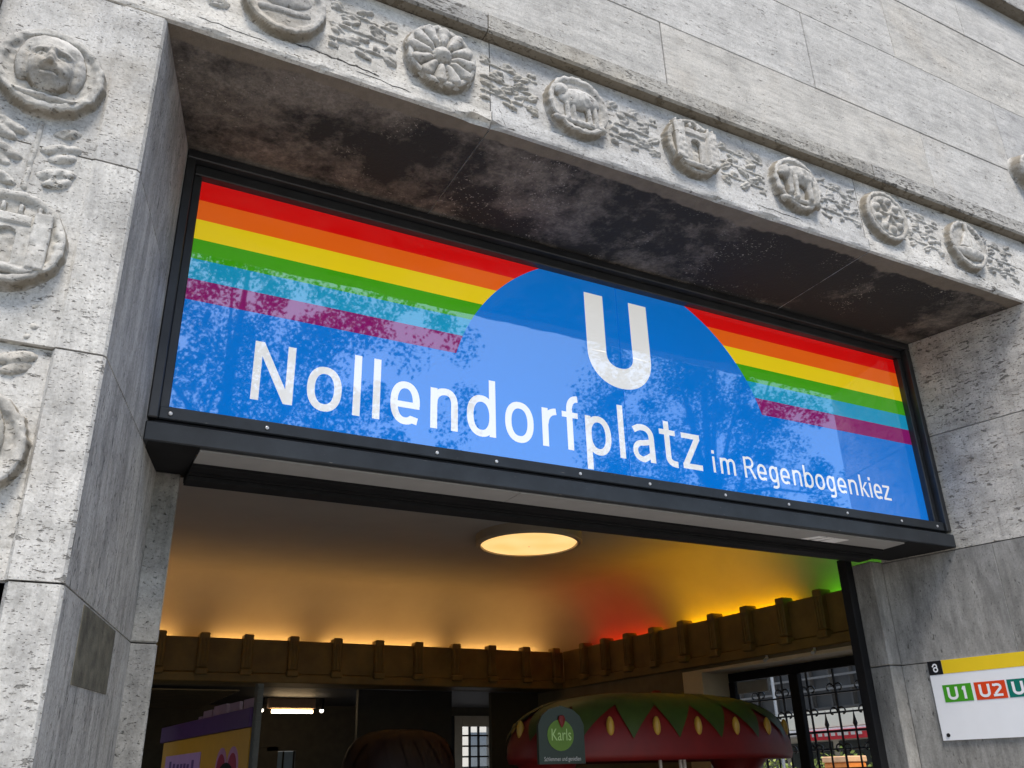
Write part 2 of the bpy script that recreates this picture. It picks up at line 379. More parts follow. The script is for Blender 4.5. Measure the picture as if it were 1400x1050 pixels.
# jambs: each block turns the corner into the splayed reveal
def jamb_left(z0, z1, rec):
    e = 0.006 * rng.rand()
    poly = [(-0.872, F + rec), (-0.462 - e, F + rec), (-0.452 - e, F), (-0.312, F), (-0.300, F + 0.012), (0.015, 0.3), (-0.872, 0.3)]
    mb = MB().prism_z(poly, z0 + 0.0035, z1 - 0.0035, [0, 0, 0, 0, 1, 0, 0])
    block(mb, [M['jamb'], M['reveal']], "jamb_block")
for z0, z1, rec in ((G, -2.2, 0.03), (-2.2, -0.955, 0.03), (-0.955, -0.18, 0.026), (-0.18, 0.60, 0.008), (0.60, 1.374, 0.008)): jamb_left(z0, z1, rec)
block(MB().box(-0.86, -0.33, F + 0.03, 0.29, G, 1.37).prism_z([(-0.34, F + 0.05), (-0.02, 0.29), (-0.34, 0.29)], G, 1.37), M['mortar'], "wall_core")
def jamb_right(z0, z1, ya=F, yb=0.42, mat=None):
    X = lambda y: 5.30 - (y - F) * (5.30 - 4.9535) / (0.42 - F)
    g = 0.0025
    if ya == F: poly = [(X(F + .012), F + .012), (X(yb - g), yb - g), (6.0, yb - g), (6.0, F), (5.312, F)]; mi = [1, 0, 0, 0, 0]
    else: poly = [(X(ya + g), ya + g), (X(yb - g), yb - g), (6.0, yb - g), (6.0, ya + g)]; mi = [1, 0, 0, 0]
    block(MB().prism_z(poly, z0 + 0.0035, z1 - 0.0035, mi), [M['jamb'], mat], "jamb_block")
jamb_right(0.63, 1.374, mat=M['reveal_pitted']); jamb_right(-0.188, 0.63, mat=M['reveal_pitted'])
jamb_right(-1.55, -0.188, F, -0.318, M['reveal_plain']); jamb_right(-0.89, -0.188, -0.318, 0.42, M['reveal_plain'])
jamb_right(G, -1.55, F, -0.318, M['reveal_plain']); jamb_right(-2.1, -0.89, -0.318, 0.42, M['reveal_plain']); jamb_right(G, -2.1, -0.318, 0.42, M['reveal_plain'])
block(MB().prism_z([(5.34, F + 0.05), (4.99, 0.41), (6.1, 0.41), (6.1, F + 0.05)], G, 1.37), M['mortar'], "wall_core")
for z0, z1 in ((G, -2.1), (-2.1, -0.955), (-0.955, -0.175)):
    block(MB().box(-0.87, 0.125, 0.303, 0.60, z0 + .003, z1 - .003, bev=0.006), M['pier'], "jamb_block")
for z0, z1 in ((G, -2.1), (-2.1, -0.89), (-0.89, -0.175)):
    block(MB().box(4.845, 6.0, 0.423, 0.62, z0 + .003, z1 - .003, bev=0.006), M['reveal_plain'], "jamb_block")
# repaired patch on the left reveal, standing 3 mm proud
XL = lambda y: -0.300 + (y - F - 0.012) * (0.315 / 1.188)
mb = MB(); ya, yb, o = -0.62, -0.06, 0.003
mb.add([(XL(ya) + o, ya, -0.965), (XL(yb) + o, yb, -0.965), (XL(yb) + o, yb, -1.20), (XL(ya) + o, ya, -1.22),
        (XL(ya) - .01, ya, -0.965), (XL(yb) - .01, yb, -0.965), (XL(yb) - .01, yb, -1.20), (XL(ya) - .01, ya, -1.22)],
       [(0, 1, 2, 3), (4, 7, 6, 5), (0, 4, 5, 1), (1, 5, 6, 2), (2, 6, 7, 3), (3, 7, 4, 0)])
block(mb, M['patch'], "plaster_patch", label="dark moss brown plaster patch on the left reveal")

# ------------------------------------------------------------------ carved relief: heightfields cut from the band
def sst(a, b, x):
    t = np.clip((x - a) / (b - a), 0, 1); return t * t * (3 - 2 * t)
def ell(U, V, cu, cv, ru, rv, h, rot=0.0):
    c, s = math.cos(rot), math.sin(rot); du, dv = U - cu, V - cv
    a = (du * c + dv * s) / ru; b = (-du * s + dv * c) / rv
    return h * np.sqrt(np.clip(1 - a * a - b * b, 0, 1))
def bar(U, V, p, q, w, h):
    p = np.array(p); q = np.array(q); d = q - p; L = max(1e-9, d @ d)
    t = np.clip(((U - p[0]) * d[0] + (V - p[1]) * d[1]) / L, 0, 1)
    r = np.hypot(U - p[0] - t * d[0], V - p[1] - t * d[1]) / w
    return h * np.sqrt(np.clip(1 - r * r, 0, 1))
def rect(U, V, u0, u1, v0, v1, h, s=0.008):
    return h * sst(u0, u0 + s, U) * (1 - sst(u1 - s, u1, U)) * sst(v0, v0 + s, V) * (1 - sst(v1 - s, v1, V))
def wear(U, V, amp, seed):
    r = np.random.RandomState(seed); o = np.zeros_like(U)
    for k in range(22):
        a, ph, w = r.rand() * 6.28, r.rand() * 6.28, r.uniform(22, 190)
        o += np.sin((U * math.cos(a) + V * math.sin(a)) * w + ph)
    return amp * o / 6
def field(name, H, U, V, cx, cz, ybase, mat, parent):
    """grid U,V,H -> mesh standing out of the plane y = ybase towards -y"""
    ny, nx = U.shape; keep = H > 1e-4
    cell = keep[:-1, :-1] | keep[1:, :-1] | keep[:-1, 1:] | keep[1:, 1:]
    used = np.zeros_like(keep)
    used[:-1, :-1] |= cell; used[1:, :-1] |= cell; used[:-1, 1:] |= cell; used[1:, 1:] |= cell
    idx = -np.ones(U.shape, int); idx[used] = np.arange(used.sum())
    vs = np.stack([cx + U[used], ybase - np.maximum(H[used], 0) + np.where(H[used] > 1e-4, 0, 0.004), cz + V[used]], 1)
    jj, ii = np.nonzero(cell)
    fs = np.stack([idx[jj, ii], idx[jj, ii + 1], idx[jj + 1, ii + 1], idx[jj + 1, ii]], 1)
    mb = MB(); mb.v = [tuple(x) for x in vs]; mb.f = [tuple(int(q) for q in x) for x in fs]; mb.mi = [0] * len(mb.f); mb.keep = True
    return mb.build(name, mat, parent, smooth=True)
def grid(r, n=72, ry=None):
    ry = ry or r; ny = int(n * ry / r)
    return np.meshgrid(np.linspace(-r, r, n), np.linspace(-ry, ry, ny))
RM = 0.19
def medallion(cx, cz, yb, carve, cname, seed, label, flat=False):
    U, V = grid(RM + 0.012, 76); r = np.hypot(U, V) + wear(U, V, 0.004, seed)
    H = 0.054 * (1 - sst(RM - 0.014, RM + 0.006, r)) - 0.016 * (1 - sst(RM - 0.05, RM - 0.028, r))
    H = np.where(H > 0.002, H + wear(U, V, 0.0024, seed + 50), H)
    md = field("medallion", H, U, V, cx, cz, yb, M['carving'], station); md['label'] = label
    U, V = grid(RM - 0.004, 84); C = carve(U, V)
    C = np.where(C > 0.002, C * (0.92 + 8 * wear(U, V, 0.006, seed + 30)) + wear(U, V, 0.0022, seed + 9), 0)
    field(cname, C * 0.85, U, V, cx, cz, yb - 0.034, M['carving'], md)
def c_dish(U, V): return np.maximum(ell(U, V, 0.0, 0.02, 0.12, 0.06, 0.03, 0.1), bar(U, V, (-0.1, -0.07), (0.1, -0.05), 0.02, 0.02))
def c_rosette(U, V):
    r = np.hypot(U, V); a = np.arctan2(V, U)
    pet = np.abs(np.cos(a * 6 + 0.3)) ** 0.5
    h = 0.045 * pet * sst(0.03, 0.08, r) * (1 - sst(0.12 + 0.045 * pet, 0.145 + 0.045 * pet, r))
    h = np.maximum(h, ell(U, V, 0, 0, 0.05, 0.05, 0.065))
    return h
def c_lamb(U, V):
    h = ell(U, V, 0.0, 0.03, 0.13, 0.07, 0.06, 0.08); h = np.maximum(h, ell(U, V, -0.11, 0.06, 0.05, 0.045, 0.055, 0.5))
    for x in (-0.08, -0.045, 0.05, 0.09): h = np.maximum(h, bar(U, V, (x, 0.0), (x + .01, -0.11), 0.018, 0.035))
    return np.maximum(h, bar(U, V, (-0.14, -0.125), (0.14, -0.115), 0.022, 0.03))
def c_gate(U, V):
    h = rect(U, V, -0.135, 0.135, -0.125, 0.06, 0.035)
    h = np.maximum(h, rect(U, V, -0.15, -0.075, -0.135, 0.12, 0.06)); h = np.maximum(h, rect(U, V, 0.075, 0.15, -0.135, 0.12, 0.06))
    h = np.maximum(h, rect(U, V, -0.08, 0.08, 0.05, 0.10, 0.05))
    for x in (-0.13, -0.095, 0.095, 0.13, -0.03, 0.03): h = np.maximum(h, rect(U, V, x - .013, x + .013, 0.10, 0.145, 0.05))
    arch = ((np.abs(U) < 0.032) & (V < 0.0) & (V > -0.115)) | ((np.hypot(U, V) < 0.032))
    h = np.where(arch, 0.0, h)
    return np.maximum(h, np.where(np.hypot(U, V) < 0.18, bar(U, V, (-0.13, -0.14), (0.13, -0.14), 0.022, 0.05), 0))
def c_bear(U, V):
    h = ell(U, V, 0.03, 0.05, 0.115, 0.075, 0.075, -0.15); h = np.maximum(h, ell(U, V, -0.10, 0.045, 0.06, 0.055, 0.07))
    h = np.maximum(h, ell(U, V, -0.145, 0.02, 0.03, 0.025, 0.06)); h = np.maximum(h, ell(U, V, -0.085, 0.095, 0.02, 0.02, 0.055))
    for x, l in ((-0.085, 0.10), (-0.04, 0.12), (0.07, 0.11), (0.115, 0.125)): h = np.maximum(h, bar(U, V, (x, 0.02), (x - .004, -l), 0.025, 0.06))
    return np.maximum(h, bar(U, V, (-0.13, -0.135), (0.14, -0.125), 0.02, 0.035))
def c_flower(U, V):
    r = np.hypot(U, V); h = 0.02 * (1 - sst(0.14, 0.16, r))
    for k in range(9):
        a = 2 * PI * k / 9; h = np.maximum(h, ell(U, V, 0.105 * math.cos(a), 0.105 * math.sin(a), 0.032, 0.032, 0.05))
    for k in range(6):
        a = 2 * PI * k / 6; h = np.maximum(h, bar(U, V, (0.02 * math.cos(a), 0.02 * math.sin(a)), (0.075 * math.cos(a), 0.075 * math.sin(a)), 0.014, 0.045))
    return np.maximum(h, ell(U, V, 0, 0, 0.03, 0.03, 0.06))
def c_ship(U, V):
    h = ell(U, V, 0.0, -0.06, 0.14, 0.06, 0.055); h = np.where(V > -0.045, 0, h)
    h = np.maximum(h, bar(U, V, (0, -0.06), (0.0, 0.15), 0.012, 0.04))
    w = 0.12 * (0.14 - V) / 0.18; h = np.maximum(h, 0.035 * ((U > 0.012) & (U < w) & (V > -0.03) & (V < 0.13)))
    return np.maximum(h, 0.03 * ((U < -0.012) & (U > -w * 0.8) & (V > -0.03) & (V < 0.1)))
def c_head(U, V):
    h = 0.095 * np.sqrt(np.clip(1 - (U / 0.085) ** 2 - ((V - 0.005) / 0.12) ** 2, 0, 1)) ** 0.8
    h = np.maximum(h, ell(U, V, 0, 0.075, 0.105, 0.075, 0.075)); h = np.maximum(h, ell(U, V, -0.085, 0.01, 0.035, 0.09, 0.045)); h = np.maximum(h, ell(U, V, 0.085, 0.01, 0.035, 0.09, 0.045))
    face = np.where((np.abs(U) < .07) & (V < .06), 1.0, 0.0)
    h = h + bar(U, V, (0, 0.04), (0, -0.015), 0.014, 0.02) + ell(U, V, 0, -0.02, 0.024, 0.014, 0.016)
    for s in (-1, 1):
        h = h - ell(U, V, 0.036 * s, 0.026, 0.026, 0.016, 0.016) + ell(U, V, 0.036 * s, 0.024, 0.014, 0.008, 0.010) + bar(U, V, (0.014 * s, 0.05), (0.062 * s, 0.046), 0.010, 0.010)
        h = h + ell(U, V, 0.045 * s, -0.025, 0.03, 0.03, 0.01)
    h = h - bar(U, V, (-0.026, -0.05), (0.026, -0.05), 0.006, 0.012) + bar(U, V, (-0.02, -0.062), (0.02, -0.062), 0.010, 0.008)
    sh = rect(U, V, -0.15, 0.15, -0.16, -0.10, 0.035, 0.03); sh = np.where(np.hypot(U, V) < 0.165, sh, 0)
    return np.maximum(np.where(h > 0.004, h, 0), sh)
YB = F + 0.016
lx = [0.16, 0.92, 1.70, 2.455, 3.235, 4.0, 4.78]
for x, fn, nm, sd, lb in zip(lx, (c_dish, c_rosette, c_lamb, c_gate, c_bear, c_flower, c_ship),
        ("carved_bowl", "carved_rosette", "carved_lamb", "carved_gate", "carved_bear", "carved_flower", "carved_ship"), range(3, 10),
        ("round medallion with a worn bowl, first from the left on the lintel", "round medallion with a petalled rosette on the lintel", "worn medallion with a lying lamb on the lintel",
         "medallion with a towered gate and dark doorway on the lintel", "medallion with a walking bear on the lintel", "medallion with a dotted flower on the lintel", "medallion with a small sailing ship on the lintel")):
    medallion(x, 1.675, YB, fn, nm, sd, lb)
for x, z, fn, nm, sd, lb in ((-0.66, 0.915, c_head, "carved_head", 21, "medallion with a bearded head on the left jamb"), (-0.672, 0.185, lambda U, V: c_gate(U * 1.12, V * 1.12) * 0.6, "carved_gate", 22, "medallion with an arched gate on the left jamb"),
                             (-0.665, -0.54, c_head, "carved_head", 23, "lowest medallion on the left jamb, with a worn face")):
    medallion(x, z, F + (0.008 if z > -.18 else 0.026), fn, nm, sd, lb)
def sprig(cx, cz, yb, w, hgt, seed, vert=False):
    r = np.random.RandomState(seed); U, V = grid(w, 60, hgt)
    H = np.zeros_like(U)
    if vert:
        H = bar(U, V, (0, -hgt), (0.01, hgt), 0.010, 0.012)
        for k in range(5):
            z = -hgt + (k + .7) * 2 * hgt / 5.6; s = 1 if k % 2 else -1
            H = np.maximum(H, ell(U, V, s * 0.09, z, 0.07, 0.024, 0.024, s * 0.3)); H = np.maximum(H, ell(U, V, -s * 0.10, z + .02, 0.05, 0.022, 0.02, -s * 0.4))
    else:
        for zc in (0.095, 0.0, -0.09):
            H = np.maximum(H, bar(U, V, (-w, zc + .01), (w, zc - .01), 0.008, 0.012))
            for k in range(5):
                x = -w + (k + 0.6) * 2 * w / 5.2; s = 1 if (k + (zc > 0)) % 2 else -1
                q = r.rand()
                if q < 0.45:
                    a = r.uniform(-.6, .6); cz_ = zc + s * r.uniform(.018, .034); L_ = r.uniform(.035, .06)
                    H = np.maximum(H, ell(U, V, x, cz_, L_, 0.022, 0.020, a) - bar(U, V, (x - L_ * math.cos(a), cz_ - L_ * math.sin(a)), (x + L_ * math.cos(a), cz_ + L_ * math.sin(a)), 0.005, 0.010))
                elif q < 0.8: H = np.maximum(H, rect(U, V, x - r.uniform(.02, .04), x + r.uniform(.02, .04), zc + s * 0.03 - .020, zc + s * .03 + .014, r.uniform(.010, .018), 0.010))
                else: H = np.maximum(H, bar(U, V, (x - .03, zc + s * .03), (x + .03, zc + s * .05), 0.012, 0.018))
                H = np.maximum(H, bar(U, V, (x, zc), (x + r.uniform(-.03, .03), zc + s * 0.05), 0.006, 0.010))
    edge = np.minimum(sst(-w, -w + .02, U), 1 - sst(w - .02, w, U)); edge = edge * (np.minimum(sst(-hgt, -hgt + .01, V), 1 - sst(hgt - .01, hgt, V)))
    H = H * edge * np.clip(0.75 + 60 * wear(U, V, 0.006, seed + 8), 0.2, 1.1); H = np.where(H > 0.0015, H + wear(U, V, 0.003, seed + 3), 0)
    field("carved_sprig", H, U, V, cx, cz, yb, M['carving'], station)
for k in range(6): sprig((lx[k] + lx[k + 1]) / 2, 1.68, YB, 0.175, 0.17, 40 + k)
sprig(5.16, 1.68, YB, 0.17, 0.17, 47); sprig(-0.28, 1.68, YB, 0.22, 0.17, 48); sprig(-0.66, 1.60, YB, 0.15, 0.2, 49, True)
for z, sd in ((0.555, 51), (-0.17, 52), (-0.90, 53)): sprig(-0.66, z, F + (0.008 if z > -.1 else 0.026), 0.17, 0.155, sd, True)
# projecting boss at the right end of the second course
U, V = grid(0.19, 50, 0.17); r = np.hypot(U / 0.185, V / 0.165)
H = 0.10 * (1 - sst(0.75, 1.0, r)) + wear(U, V, 0.004, 77) * (r < 0.9)
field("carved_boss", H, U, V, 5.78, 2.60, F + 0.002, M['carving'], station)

# ------------------------------------------------------------------ stroke lettering (flat vinyl letters)
class Pen:
    """draws monoline letters on a plane given by origin o, right vector u, up vector z, outward normal n"""
    def __init__(s, o, u, n): s.o = Vector(o); s.u = Vector(u); s.n = Vector(n); s.mb = MB(); s.k = 0; s.mb.keep = False
    def P(s, a, b): return s.o + s.u * a + Vector((0, 0, b)) + s.n * (0.00012 * s.k)
    def poly(s, pts): s.k += 1; s.mb.add([s.P(*p) for p in pts], [tuple(range(len(pts)))])
    def stroke(s, pts, w, closed=False):
        s.k += 1; n = len(pts); L = []; R = []
        P = [np.array(p, float) for p in pts]
        for i in range(n):
            if closed: d0, d1 = P[i] - P[i - 1], P[(i + 1) % n] - P[i]
            else: d0, d1 = P[i] - P[max(i - 1, 0)], P[min(i + 1, n - 1)] - P[i]
            if np.hypot(*d0) < 1e-9: d0 = d1
            if np.hypot(*d1) < 1e-9: d1 = d0
            d0 = d0 / np.hypot(*d0); d1 = d1 / np.hypot(*d1)
            n0 = np.array([-d0[1], d0[0]]); n1 = np.array([-d1[1], d1[0]]); mm = n0 + n1; mm = mm / max(1e-6, mm @ n0 if abs(mm @ n0) > 0.4 else 0.4)
            L.append(P[i] + mm * w / 2); R.append(P[i] - mm * w / 2)
        vs = [s.P(*p) for p in L] + [s.P(*p) for p in R]
        s.mb.add(vs, [(i, (i + 1) % n, n + (i + 1) % n, n + i) for i in range(n if closed else n - 1)])
def arc(cx, cz, rx, rz, a0, a1, n=18, e=2.25):
    out = []
    for i in range(n + 1):
        a = math.radians(a0 + (a1 - a0) * i / n); c, t = math.cos(a), math.sin(a)
        out.append((cx + rx * math.copysign(abs(c) ** (2 / e), c), cz + rz * math.copysign(abs(t) ** (2 / e), t)))
    return out
def glyph(pen, ch, L, R, w, XH, CAP, ASC, DESC, B):
    h = w / 2; cx = (L + R) / 2; os_ = 0.015 * XH
    top = B + XH; zc = B + XH / 2; rx = (R - L - w) / 2; rz = (XH + 2 * os_ - w * 0.9) / 2; wh = w * 0.88
    S = lambda p, ww=w, c=False: pen.stroke(p, ww, c)
    if ch == 'o': S(arc(cx, zc, rx, rz, 0, 350, 36), w, True)
    elif ch == 'l': S([(L + h, B), (L + h, B + ASC)])
    elif ch == 'i': S([(L + h, B), (L + h, top)]); S([(L + h, B + XH * 1.18), (L + h, B + XH * 1.18 + w * 1.25)], w * 1.15)
    elif ch == 'N':
        S([(L + h, B), (L + h, B + CAP)]); S([(R - h, B), (R - h, B + CAP)])
        pen.poly([(L, B + CAP), (L + w * 1.15, B + CAP), (R, B), (R - w * 1.15, B)])
    elif ch == 'e':
        zb = B + XH * 0.53
        S([(R - h, zb - wh / 2 + .0), *arc(cx, zc, rx, rz, 6, 180, 18), *arc(cx, zc, rx, rz, 180, 300, 14), (R - w * .35, B + XH * .035 + h * .55)])
        S([(L + h, zb - wh / 2 + .0), (R - h * .1, zb - wh / 2)], wh)
    elif ch in 'nm':
        xs = [L, R] if ch == 'n' else [L, (L + R) / 2 + .0, R]
        S([(L + h, B), (L + h, top)])
        for a, b in zip(xs[:-1], xs[1:]):
            x0 = a + h if a == L else a; x1 = b - h if b == R else b
            c2 = (x0 + x1) / 2 + (x1 - x0) * 0.08
            S([(x0, B + XH * .60), *arc(c2, top - XH * .38, c2 - x0, XH * .38 - wh / 2 + os_, 165, 90, 10), *arc(c2, top - XH * .36, x1 - c2, XH * .36 - wh / 2 + os_, 88, 0, 10), (x1, B)])
    elif ch in 'dbpqg':
        right = ch in 'dqg'; xs = R - h if right else L + h
        if ch == 'd' or ch == 'b': S([(xs, B), (xs, B + ASC)])
        elif ch in 'pq': S([(xs, B + DESC), (xs, top)])
        else: S([(xs, top), (xs, B - abs(DESC) * .35), *arc(xs - rx * 1.0, B - abs(DESC) * .35, rx * 1.0, abs(DESC) * .65 - wh / 2, -2, -120, 14)])
        S(arc(cx, zc, rx, rz, 0, 350, 36), w, True)
    elif ch == 'r':
        S([(L + h, B), (L + h, top)]); x1 = R
        S([(L + h, B + XH * .58), *arc(x1 + w * .1, top - XH * .42, x1 - L - h, XH * .42 - wh / 2 + os_, 170, 95, 12)])
    elif ch == 'f':
        xs = L + (R - L) * .46
        S([(xs, B), (xs, B + ASC * .72), *arc(xs + (R - xs) * .95, B + ASC * .72, (R - xs) * .95, ASC * .28 - wh / 2, 178, 88, 12)])
        S([(L, top - wh / 2), (R - .1 * w, top - wh / 2)], wh)
    elif ch == 't':
        xs = L + (R - L) * .46
        S([(xs, B + XH * 1.24), (xs, B + XH * .26), *arc(xs + (R - xs) * .9, B + XH * .24, (R - xs) * .9, XH * .24 - wh / 2 + os_, 182, 275, 10)])
        S([(L, top - wh / 2), (R - .1 * w, top - wh / 2)], wh)
    elif ch == 'a':
        S([(L + w * .35, B + XH * .93 - h), *arc(cx - w * .15, top - XH * .33, rx + w * .1, XH * .33 - wh / 2 + os_, 112, 0, 14), (R - h, B)])
        S([(R - h, B + XH * .57), *arc(cx, B + XH * .285, rx, XH * .285 - wh / 2 + os_, 92, 268, 20), (R - h * 1.4, B + XH * .20)], wh)
    elif ch == 'z':
        S([(L, top - wh / 2), (R, top - wh / 2)], wh); S([(L - w * .1, B + wh / 2), (R + w * .1, B + wh / 2)], wh)
        pen.poly([(R - w * 1.15, top - wh), (R, top - wh), (L + w * 1.15, B + wh), (L, B + wh)])
    elif ch == 'R':
        S([(L + h, B), (L + h, B + CAP)]); zb = B + CAP * .48
        x1 = R - (R - L) * .12
        S([(L + h, B + CAP - wh / 2), (L + (x1 - L) * .4, B + CAP - wh / 2), *arc(L + (x1 - L) * .45, (B + CAP + zb) / 2, (x1 - L) * .55 - h, (B + CAP - zb) / 2 - wh / 2 + wh / 4, 90, -90, 16), (L + h, zb + wh / 4)], wh)
        pen.poly([(L + (R - L) * .42, zb), (L + (R - L) * .42 + w * 1.15, zb), (R + w * .15, B), (R - w * 1.05, B)])
    elif ch == 'k':
        S([(L + h, B), (L + h, B + ASC)])
        pen.poly([(L + w, B + XH * .50), (R - w * 1.2, top), (R - w * .02, top), (L + w * 1.0, B + XH * .50 - w * .2)][::1])
        pen.poly([(L + w * 1.05, B + XH * .56), (L + w * 2.0, B + XH * .62), (R + w * .12, B), (R - w * 1.1, B)])
    elif ch == 'U':
        zb = B + CAP * .36
        S([(L + h, B + CAP), (L + h, zb), *arc(cx, zb, rx, CAP * .36 - wh / 2 * 1.05, 180, 360, 24, 2.15), (R - h, zb), (R - h, B + CAP)])
    elif ch == '1':
        S([(R - h * 1.6, B), (R - h * 1.6, B + CAP)]); pen.poly([(R - h * 2.6, B + CAP), (R - h * .6, B + CAP), (L + w * .2, B + CAP * .68), (L, B + CAP * .80)])
    elif ch == '2':
        S([(L + w * .2, B + CAP * .90), *arc(cx - w * .05, B + CAP * .70, rx, CAP * .30 - h, 125, -25, 16), (L + w * .7, B + wh)], wh); S([(L, B + wh / 2), (R, B + wh / 2)], wh)
    elif ch == '3':
        S([(L + w * .2, B + CAP - h), *arc(cx - w * .2, B + CAP * .74, rx, CAP * .26 - h, 100, -80, 14), (L + rx * .9, B + CAP * .52)], wh)
        S([(L + rx * .9, B + CAP * .52), *arc(cx - w * .2, B + CAP * .27, rx * 1.1, CAP * .27 - h, 80, -110, 16), (L, B + h)], wh)

# ------------------------------------------------------------------ the rainbow name sign in the recess
sign = thing("station_sign", "long blue rainbow sign reading U Nollendorfplatz im Regenbogenkiez in a black frame", "sign", (2.5, 0, -0.18))
S_ = lambda mb, name, mat, **k: mb.build(name, mat, sign, **k)
S_(MB().box(-0.075, 5.075, 0.008, 0.36, -0.12, 1.366), "housing", M['black'])
S_(MB().box(-0.004, 2.5025, -0.004, 0.004, -0.004, 1.266, bev=.0012), "print_panel", M['print_blue'])
S_(MB().box(2.5065, 5.004, -0.004, 0.004, -0.004, 1.266, bev=.0012), "print_panel", M['print_blue'])
fb = lambda a, **k: S_(MB().box(*a, bev=0.005), "frame_bar", M[k.get('m', 'frame')])
fb((-0.088, 5.088, -0.100, 0.006, 1.322, 1.371)); fb((-0.04, 5.04, -0.055, 0.005, 1.262, 1.319))
fb((-0.088, -0.044, -0.098, 0.006, -0.066, 1.320)); fb((-0.042, 0.0, -0.050, 0.005, 0.001, 1.260))
fb((5.044, 5.088, -0.098, 0.006, -0.066, 1.320)); fb((5.0, 5.042, -0.050, 0.005, 0.001, 1.260))
fb((-0.042, 5.042, -0.080, 0.005, -0.062, -0.001), m='frame2'); fb((-0.090, 5.090, -0.104, 0.005, -0.176, -0.088), m='frame2')
fb((-0.07, 5.07, -0.066, 0.005, -0.0875, -0.0625), m='black')
sc0 = MB().tube([(0, -0.0795, -0.035), (0, -0.0845, -0.035), (0, -0.086, -0.035)], [0.0085, 0.0085, 0.005], 12)
sc0 = S_(sc0, "screw", M['screw'], smooth=False)
for k, x in enumerate((0.006, 0.427, 1.273, 1.606, 2.114, 2.575, 3.121, 3.62, 4.12, 4.62, 4.97)):
    o = sc0 if k == 0 else dup(sc0, sign); o.location.x = x - 2.5
CX, CZ, CR = 2.5, 0.268, 1.133
edge = lambda z: math.sqrt(max(0, CR * CR - (z - CZ) ** 2))
hs = 1.2625 - 0.584
for k, c in enumerate(('red', 'orange', 'yellow', 'green', 'cyan', 'purple')):
    zt = 1.2625 - hs * k / 6; zb = zt - hs / 6
    zt2 = zt + (0.002 if k == 0 else 0)
    zz = [zb + (zt2 - zb) * i / 8 for i in range(9)]
    for sgn in (-1, 1):
        vs = []; X0 = -0.002 if sgn < 0 else 5.002
        for z in zz: vs += [(X0, -0.0048, z), (CX + sgn * edge(z), -0.0048, z)]
        mb = MB().add(vs, [(2 * i, 2 * i + 1, 2 * i + 3, 2 * i + 2) for i in range(8)])
        S_(mb, "stripe", M['print_' + c], label="%s rainbow stripe, %s of the round arch" % (c, "left" if sgn < 0 else "right"))
pn = Pen((0, -0.0052, 0), (1, 0, 0), (0, -1, 0))
BIG = dict(w=0.0385, XH=0.228, CAP=0.306, ASC=0.331, DESC=-0.095, B=0.127)
for ch, a, b in (('N', .350, .549), ('o', .6145, .789), ('l', .848, .886), ('l', .951, .989), ('e', 1.045, 1.206), ('n', 1.265, 1.421), ('d', 1.474, 1.645), ('o', 1.702, 1.878),
                 ('r', 1.933, 2.031), ('f', 2.063, 2.172), ('p', 2.216, 2.388), ('l', 2.443, 2.4815), ('a', 2.535, 2.694), ('t', 2.735, 2.856), ('z', 2.898, 3.036)):
    pn = Pen((0, -0.0052, 0), (1, 0, 0), (0, -1, 0)); glyph(pn, ch, a, b, **BIG); S_(pn.mb, "letter", M['print_white'])
SM = dict(w=0.0172, XH=0.103, CAP=0.138, ASC=0.150, DESC=-0.042, B=0.130)
for ch, a, b in (('i', 3.122, 3.141), ('m', 3.180, 3.298), ('R', 3.369, 3.461), ('e', 3.474, 3.551), ('g', 3.572, 3.646), ('e', 3.666, 3.745), ('n', 3.772, 3.846), ('b', 3.870, 3.950),
                 ('o', 3.968, 4.049), ('g', 4.068, 4.143), ('e', 4.166, 4.246), ('n', 4.270, 4.346), ('k', 4.377, 4.450), ('i', 4.466, 4.485), ('e', 4.505, 4.581), ('z', 4.594, 4.661)):
    pn = Pen((0, -0.0052, 0), (1, 0, 0), (0, -1, 0)); glyph(pn, ch, a, b, **SM); S_(pn.mb, "small_letter", M['print_white'])
pn = Pen((0, -0.0052, 0), (1, 0, 0), (0, -1, 0)); glyph(pn, 'U', 2.266, 2.727, w=0.134, XH=.4, CAP=0.604, ASC=.6, DESC=0, B=0.5735)
S_(pn.mb, "letter", M['print_white'], label="large white letter U under the rainbow arch")
# underside of the sign box
S_(MB().box(0.15, 1.744, -0.066, 0.105, -0.184, -0.150), "underside_panel", M['under']); S_(MB().box(1.748, 4.62, -0.066, 0.105, -0.184, -0.150), "underside_panel", M['under'])
S_(MB().box(-0.07, 0.145, -0.098, 0.36, -0.178, -0.125), "underside_rail", M['black']); S_(MB().box(4.625, 5.07, -0.098, 0.36, -0.178, -0.125), "underside_rail", M['black'])
S_(MB().box(0.147, 4.623, 0.110, 0.200, -0.196, -0.125), "underside_rail", M['black']); S_(MB().box(0.147, 4.623, 0.203, 0.36, -0.205, -0.125), "underside_rail", M['black'])
S_(MB().box(0.147, 4.623, 0.225, 0.330, -0.225, -0.207), "underside_rail", M['black'])
m_reflection = plain('white_reflection', (0.95, 0.95, 0.95), 0.3, 0.0, var=0.02)  # bright reflection painted as white slashes on the underside panel
for x0, x1, xs in ((4.03, 4.15, 0.03), (3.95, 4.0, 0.05), (3.86, 3.92, .06)):
    mb = MB().add([(x0, 0.095, -0.187), (x1, 0.095, -0.187), (x1 + xs, -0.0, -0.187), (x0 + xs, -0.0, -0.187), (x0, 0.095, -0.1848), (x1, 0.095, -0.1848), (x1 + xs, 0, -0.1848), (x0 + xs, 0, -0.1848)],
                  [(0, 1, 2, 3), (4, 7, 6, 5), (0, 4, 5, 1), (1, 5, 6, 2), (2, 6, 7, 3), (3, 7, 4, 0)])
    S_(mb, "painted_reflection", m_reflection)

